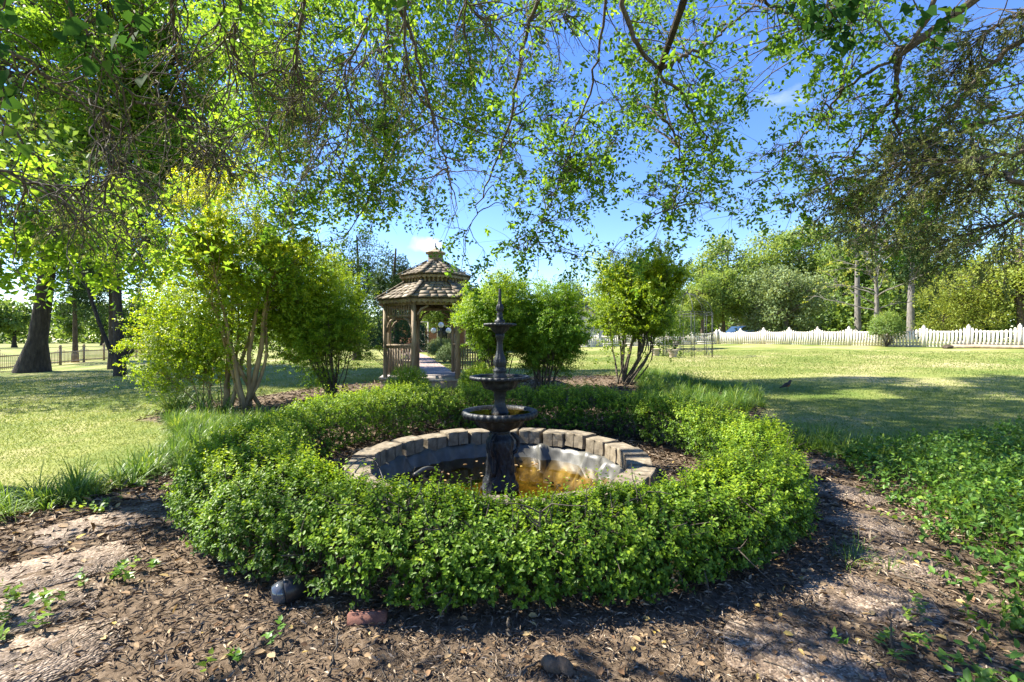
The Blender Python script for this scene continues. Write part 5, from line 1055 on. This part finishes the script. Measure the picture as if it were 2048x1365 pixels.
def stick(pts, r, label, name='twig'):
    P = spline(pts, 14, .004); tag(mk(name, [tubes(P[None], np.linspace(r, r * .5, 14)[None], 7)], M['limb_bark'], origin=tuple(P[0]), smooth=True), label, 'twig')
g_ = ground(655, 1362); stick([g_, g_ + [.01, .02, .06], g_ + [.025, .05, .12], g_ + [.02, .08, .16]], .007, 'upright bare twig in the mulch at the bottom edge')
g_ = ground(1788, 1330); stick([g_, g_ + [-.005, .01, .08], g_ + [.005, .02, .15], g_ + [-.004, .03, .2]], .005, 'dead upright twig beside the ground cover and the pebbly slab')
g_ = ground(1018, 1290); stick([g_, g_ + [0, .01, .04], g_ + [-.003, .02, .08], g_ + [0, .03, .11]], .013, 'short weathered stake in the dark mulch under the hedge')
a, b = ground(1790, 1165), ground(1900, 1205); stick([a + [0, 0, .03], a * .5 + b * .5 + [0, .02, .04], b + [0, 0, .03]], .007, 'thin brown stick lying across the right slabs')
a, b = ground(1040, 1365), ground(1090, 1335); stick([a + [0, 0, .015], a * .5 + b * .5 + [0, .01, .02], b + [0, 0, .02]], .006, 'crooked stick lying in the mulch at the bottom centre')
g_ = ground(1110, 1345); MB().tube(spline([g_ + [-.06, .02, .02], g_ + [0, 0, .03], g_ + [.06, -.02, .02], g_ + [.08, -.03, .01]], 12, .006), np.array([.012, .026, .034, .038, .036, .037, .033, .03, .026, .02, .014, .006]), 9).build('wood_chunk', mat_noise('rotten_wood', [(.3, (.05, .037, .026)), (.7, (.17, .125, .085))], 25, .95, .9, (1, .3, 1)), origin=tuple(g_)); tag(bpy.data.objects['wood_chunk'], 'split chunk of rotten wood in the mulch, bottom centre', 'wood chunk')
# the dead tan sprig in the hedge
p = at(1335, 1090, 2.75); e = empty('dead_sprig', tuple(p), 'dry tan dead sprig hanging on the right front of the hedge', 'sprig'); g1 = grow(np.tile(p + [0, 0, .12], (3, 1)), np.array([[.02, -.25, -1], [.1, -.2, -1], [-.1, -.2, -.9]]), .26, 8, .15); mk('stem', [tubes(g1, np.full((3, 8), .002), 4)], M['limb_bark'], e)
q, t, _ = pick(g1, 16, .1, 1); lv = sprigs(q, side(t, .5), .05, 5, .02, .012, OVAL, 1, .1, np.full(16, .75)); mk('leaves', [lv[0]], M['dry_leaf'], e, tint=lv[1])

# ------------------------------------------------------------------ ground cover, litter, lawn
def scatter(n, poly):
    poly = np.array(poly); lo, hi = poly.min(0), poly.max(0); out = np.zeros((0, 2))
    while len(out) < n: q = rng.uniform(lo, hi, (n, 2)); out = np.concatenate([out, q[inpoly(q[:, 0], q[:, 1], poly)]])
    return out[:n]
def offslab(x, y, k=.8): return np.all([np.hypot(x - a, y - b) > r * k for a, b, r in SL], axis=0)
def turf(name, label, polys, nblade, L0, w):
    res = []
    for poly, ncl in polys:
        c = scatter(ncl, poly); i = rng.integers(0, ncl, int(nblade * ncl)); n = len(i); a = rng.uniform(0, 6.28, n); r = rng.uniform(0, .07, n)
        x, y = c[i, 0] + r * np.cos(a), c[i, 1] + r * np.sin(a); P = np.stack([x, y, gz(x, y) - .01], 1); lean = rng.uniform(.1, 1.1, n)
        cs = rng.uniform(.7, 1.15, ncl)[i]; ct = rng.normal(.48, .18, ncl)[i]
        res.append(ribbons(P, np.stack([np.cos(a) * lean, np.sin(a) * lean, np.ones(n)], 1), rng.uniform(.55, 1.1, n) * cs * L0, w * rng.uniform(.7, 1.2, n), rng.uniform(.12, .62, n), np.clip(ct + rng.normal(0, .14, n), 0, 1), 5))
    p, t = cat(*res); return tag(mk(name, p, M['blade'], tint=t), label, 'lily turf', kind='stuff')
turf('lily_turf', 'strappy lily turf edging the left lawn and path', [([(-7.4, .8), (-5.3, 2.0), (-4.45, 3.4), (-3.9, 4.7), (-4.3, 5.2), (-4.95, 3.7), (-5.7, 2.6), (-7.6, 1.6)], 150),
     ([(-3.9, 4.6), (-3.35, 5.6), (-3.2, 7.0), (-3.3, 8.5), (-4.6, 8.8), (-6.7, 9.0), (-5.5, 7.6), (-4.6, 6.2), (-4.35, 5)], 330)], 44, .34, .0135)
turf('lily_turf', 'dark mounded lily turf at the foot of the vase shaped right shrub', [([(3.0, 8.6), (4.9, 9.0), (5.5, 10.4), (5.2, 12.2), (4.3, 14.0), (3.4, 14.0), (3.3, 12), (2.7, 10)], 330)], 44, .40, .015)
turf('lily_turf', 'strappy lily turf between the right path and the shaded lawn', [([(3.5, 7.3), (4.2, 7.5), (4.9, 6.4), (5.7, 5.4), (6.6, 4.4), (5.8, 4.1), (4.9, 5.0), (4.0, 5.9), (3.7, 6.4)], 230)], 44, .32, .013)
turf('grass_tuft', 'pale grass tuft growing on the right slabs', [([(2.25, 3.0), (2.5, 3.0), (2.45, 3.3), (2.2, 3.25)], 5)], 22, .2, .005)
turf('daylily', 'long arching daylily leaves at the foot of the golden suckers', [([(-7.9, 9.6), (-7.0, 9.4), (-6.8, 10.2), (-7.6, 10.4)], 9), ([(-6.4, 9.2), (-5.9, 9.3), (-6.0, 9.8)], 5)], 26, .75, .022)
VP = [(4.0, 5.9), (3.6, 4.9), (3.15, 3.9), (2.95, 3.3), (2.55, 2.6), (2.05, 2.1), (1.75, 1.7), (1.6, 1.2), (6.5, 1.0), (7, 6), (5.2, 6.2)]
q = scatter(5200, VP); dd = polydist(q[:, 0], q[:, 1], VP[:8] + [(9, 1), (9, 7)]); keep = rng.uniform(0, 1, len(q)) < np.clip(.15 + dd * 1.6, 0, 1); q = q[keep]; n = len(q)
hg = np.clip(rng.uniform(0, .24, n) * smooth01(0, .6, dd[keep]) + .03, .02, .3); P = np.stack([q[:, 0], q[:, 1], gz(q[:, 0], q[:, 1]) + hg], 1)
D = nrm(np.c_[rng.normal(0, .8, (n, 2)), rng.uniform(-.1, .9, n)])
lv = sprigs(P, D, rng.uniform(.12, .26, n), 8, .050, .027, OVAL, .9, .05, np.clip(rng.normal(.4, .16, n), 0, 1), .2, 1.0)
st = np.stack([np.c_[q, gz(q[:, 0], q[:, 1])], P, P + D * .2], 1)
ve = empty('ground_cover', (4, 3.5, G(4, 3.5)), 'glossy trailing ground cover filling the bank right of the slabs', 'ground cover'); ve['kind'] = 'stuff'
mk('foliage', [lv[0]], M['vinca_leaf'], ve, tint=lv[1]); mk('stems', [tubes(st, np.full((n, 3), .0016), 3)], M['blade'], ve, tint=np.full(n * 9, .5))
# small seedlings and leaves under the hedge
q = scatter(5000, [(-4.4, 1.2), (3.0, 1.2), (3.2, 6), (-4.2, 6.5)]); rq = np.hypot(q[:, 0] - HC[0], q[:, 1] - HC[1]); q = q[(rq > 2.9) & (wob(q[:, 0] * 2, q[:, 1] * 2, 1.4, 3, 6) > .42)][:170]; n = len(q)
lv = sprigs(np.c_[q, gz(q[:, 0], q[:, 1]) + .01], np.c_[rng.normal(0, .5, (n, 2)), np.ones(n)], rng.uniform(.05, .12, n), 6, .042, .028, IVY, 1, .2, rng.uniform(.3, .9, n), .1, 1)
tag(mk('seedlings', [lv[0]], M['vinca_leaf'], tint=lv[1]), 'scattered green seedlings sprouting from the mulch', 'seedlings', kind='stuff')
def polar(n, d0, d1, half=R(51), pw=1.0):
    d = np.exp(rng.uniform(math.log(d0), math.log(d1), n)) if pw == 1 else d0 + (d1 - d0) * rng.uniform(0, 1, n) ** pw
    a = rng.uniform(-half, half, n); return d * np.sin(a) , d * np.cos(a)
x, y = polar(68000, 1.5, 15); rp = np.hypot(x - PC[0], y - PC[1]); k_ = (mulch(x, y) > .45) & (rp > 1.62) & ((rng.uniform(0, 1, len(x)) < .2) | offslab(x, y, .8)); x, y = x[k_], y[k_]; n = len(x); sc = np.clip(np.hypot(x, y) / 2.6, .8, 3)
s_ = rng.uniform(.5, 1.9, n) * .030 * sc
lv = leaves(np.stack([x, y, gz(x, y) + .006 + rng.uniform(0, .014, n) * sc], 1), np.c_[rng.normal(0, 1, (n, 2)), rng.normal(0, .22, n)], np.c_[rng.normal(0, .45, (n, 2)), np.ones(n)], s_, s_ * rng.uniform(.07, .26, n), DIAM, np.clip(rng.normal(.48, .25, n), 0, 1))
tag(mk('mulch_chips', [lv[0]], M['chip'], tint=lv[1]), 'shredded bark mulch strewn over the beds', 'mulch', kind='stuff')
x, y = polar(5000, 1.6, 15); rp = np.hypot(x - PC[0], y - PC[1]); k_ = (mulch(x, y) > .4) & (rp > 1.6) & (rng.uniform(0, 1, len(x)) < .45 + .4 * wob(x, y, 1.4, 3, 4)); x, y = x[k_], y[k_]; n = len(x)
s_ = rng.uniform(.5, 1.3, n) * .055 * np.clip(np.hypot(x, y) / 4, .75, 1.6)
lv = leaves(np.stack([x, y, gz(x, y) + .02], 1), np.c_[rng.normal(0, 1, (n, 2)), rng.normal(0, .25, n)], np.c_[rng.normal(0, .4, (n, 2)), np.ones(n)], s_, s_ * rng.uniform(.4, .65, n), OVAL, np.clip(rng.beta(1.6, 1.5, n), 0, 1))
tag(mk('fallen_leaves', [lv[0]], M['dry_leaf'], tint=lv[1]), 'dry tan and yellow leaves fallen on the mulch', 'fallen leaves', kind='stuff')
m_ = 900; x, y = polar(m_, 1.6, 6); k_ = mulch(x, y) > .6; x, y = x[k_], y[k_]; m_ = len(x); P = np.stack([x, y, gz(x, y) + .014], 1); g1 = grow(P, np.c_[rng.normal(0, 1, (m_, 2)), np.zeros(m_)], rng.uniform(.05, .22, m_), 5, .15); g1[:, :, 2] = gz(g1[:, :, 0], g1[:, :, 1]) + .016
tag(mk('fallen_twigs', [tubes(g1, np.tile(np.linspace(.003, .0012, 5), (m_, 1)), 4)], M['limb_bark']), 'fine dead twigs strewn on the mulch', 'twigs', kind='stuff')
x, y = polar(330000, 3.4, 30, R(50)); k_ = mulch(x, y) < .5; x, y = x[k_], y[k_]; n = len(x); d = np.hypot(x, y); P = np.stack([x, y, gz(x, y) - .004], 1)
tn = np.clip(.42 + .24 * wob(x, y, .9, 4, 3) + .1 * smooth01(10, 24, d) + rng.normal(0, .15, n), 0, 1)
lv = leaves(P, np.c_[rng.normal(0, .8, (n, 2)), np.full(n, .9)], np.c_[rng.normal(0, 1, (n, 2)), np.full(n, .3)], rng.uniform(.6, 1.2, n) * .034 * np.clip(d / 9, .9, 1.5), .0042 * np.clip(d / 5, 1, 5), QUAD, tn)
tag(mk('lawn_grass', [lv[0]], M['lawn_blade'], tint=lv[1]), 'short mown grass of the lawns', 'grass', kind='stuff')
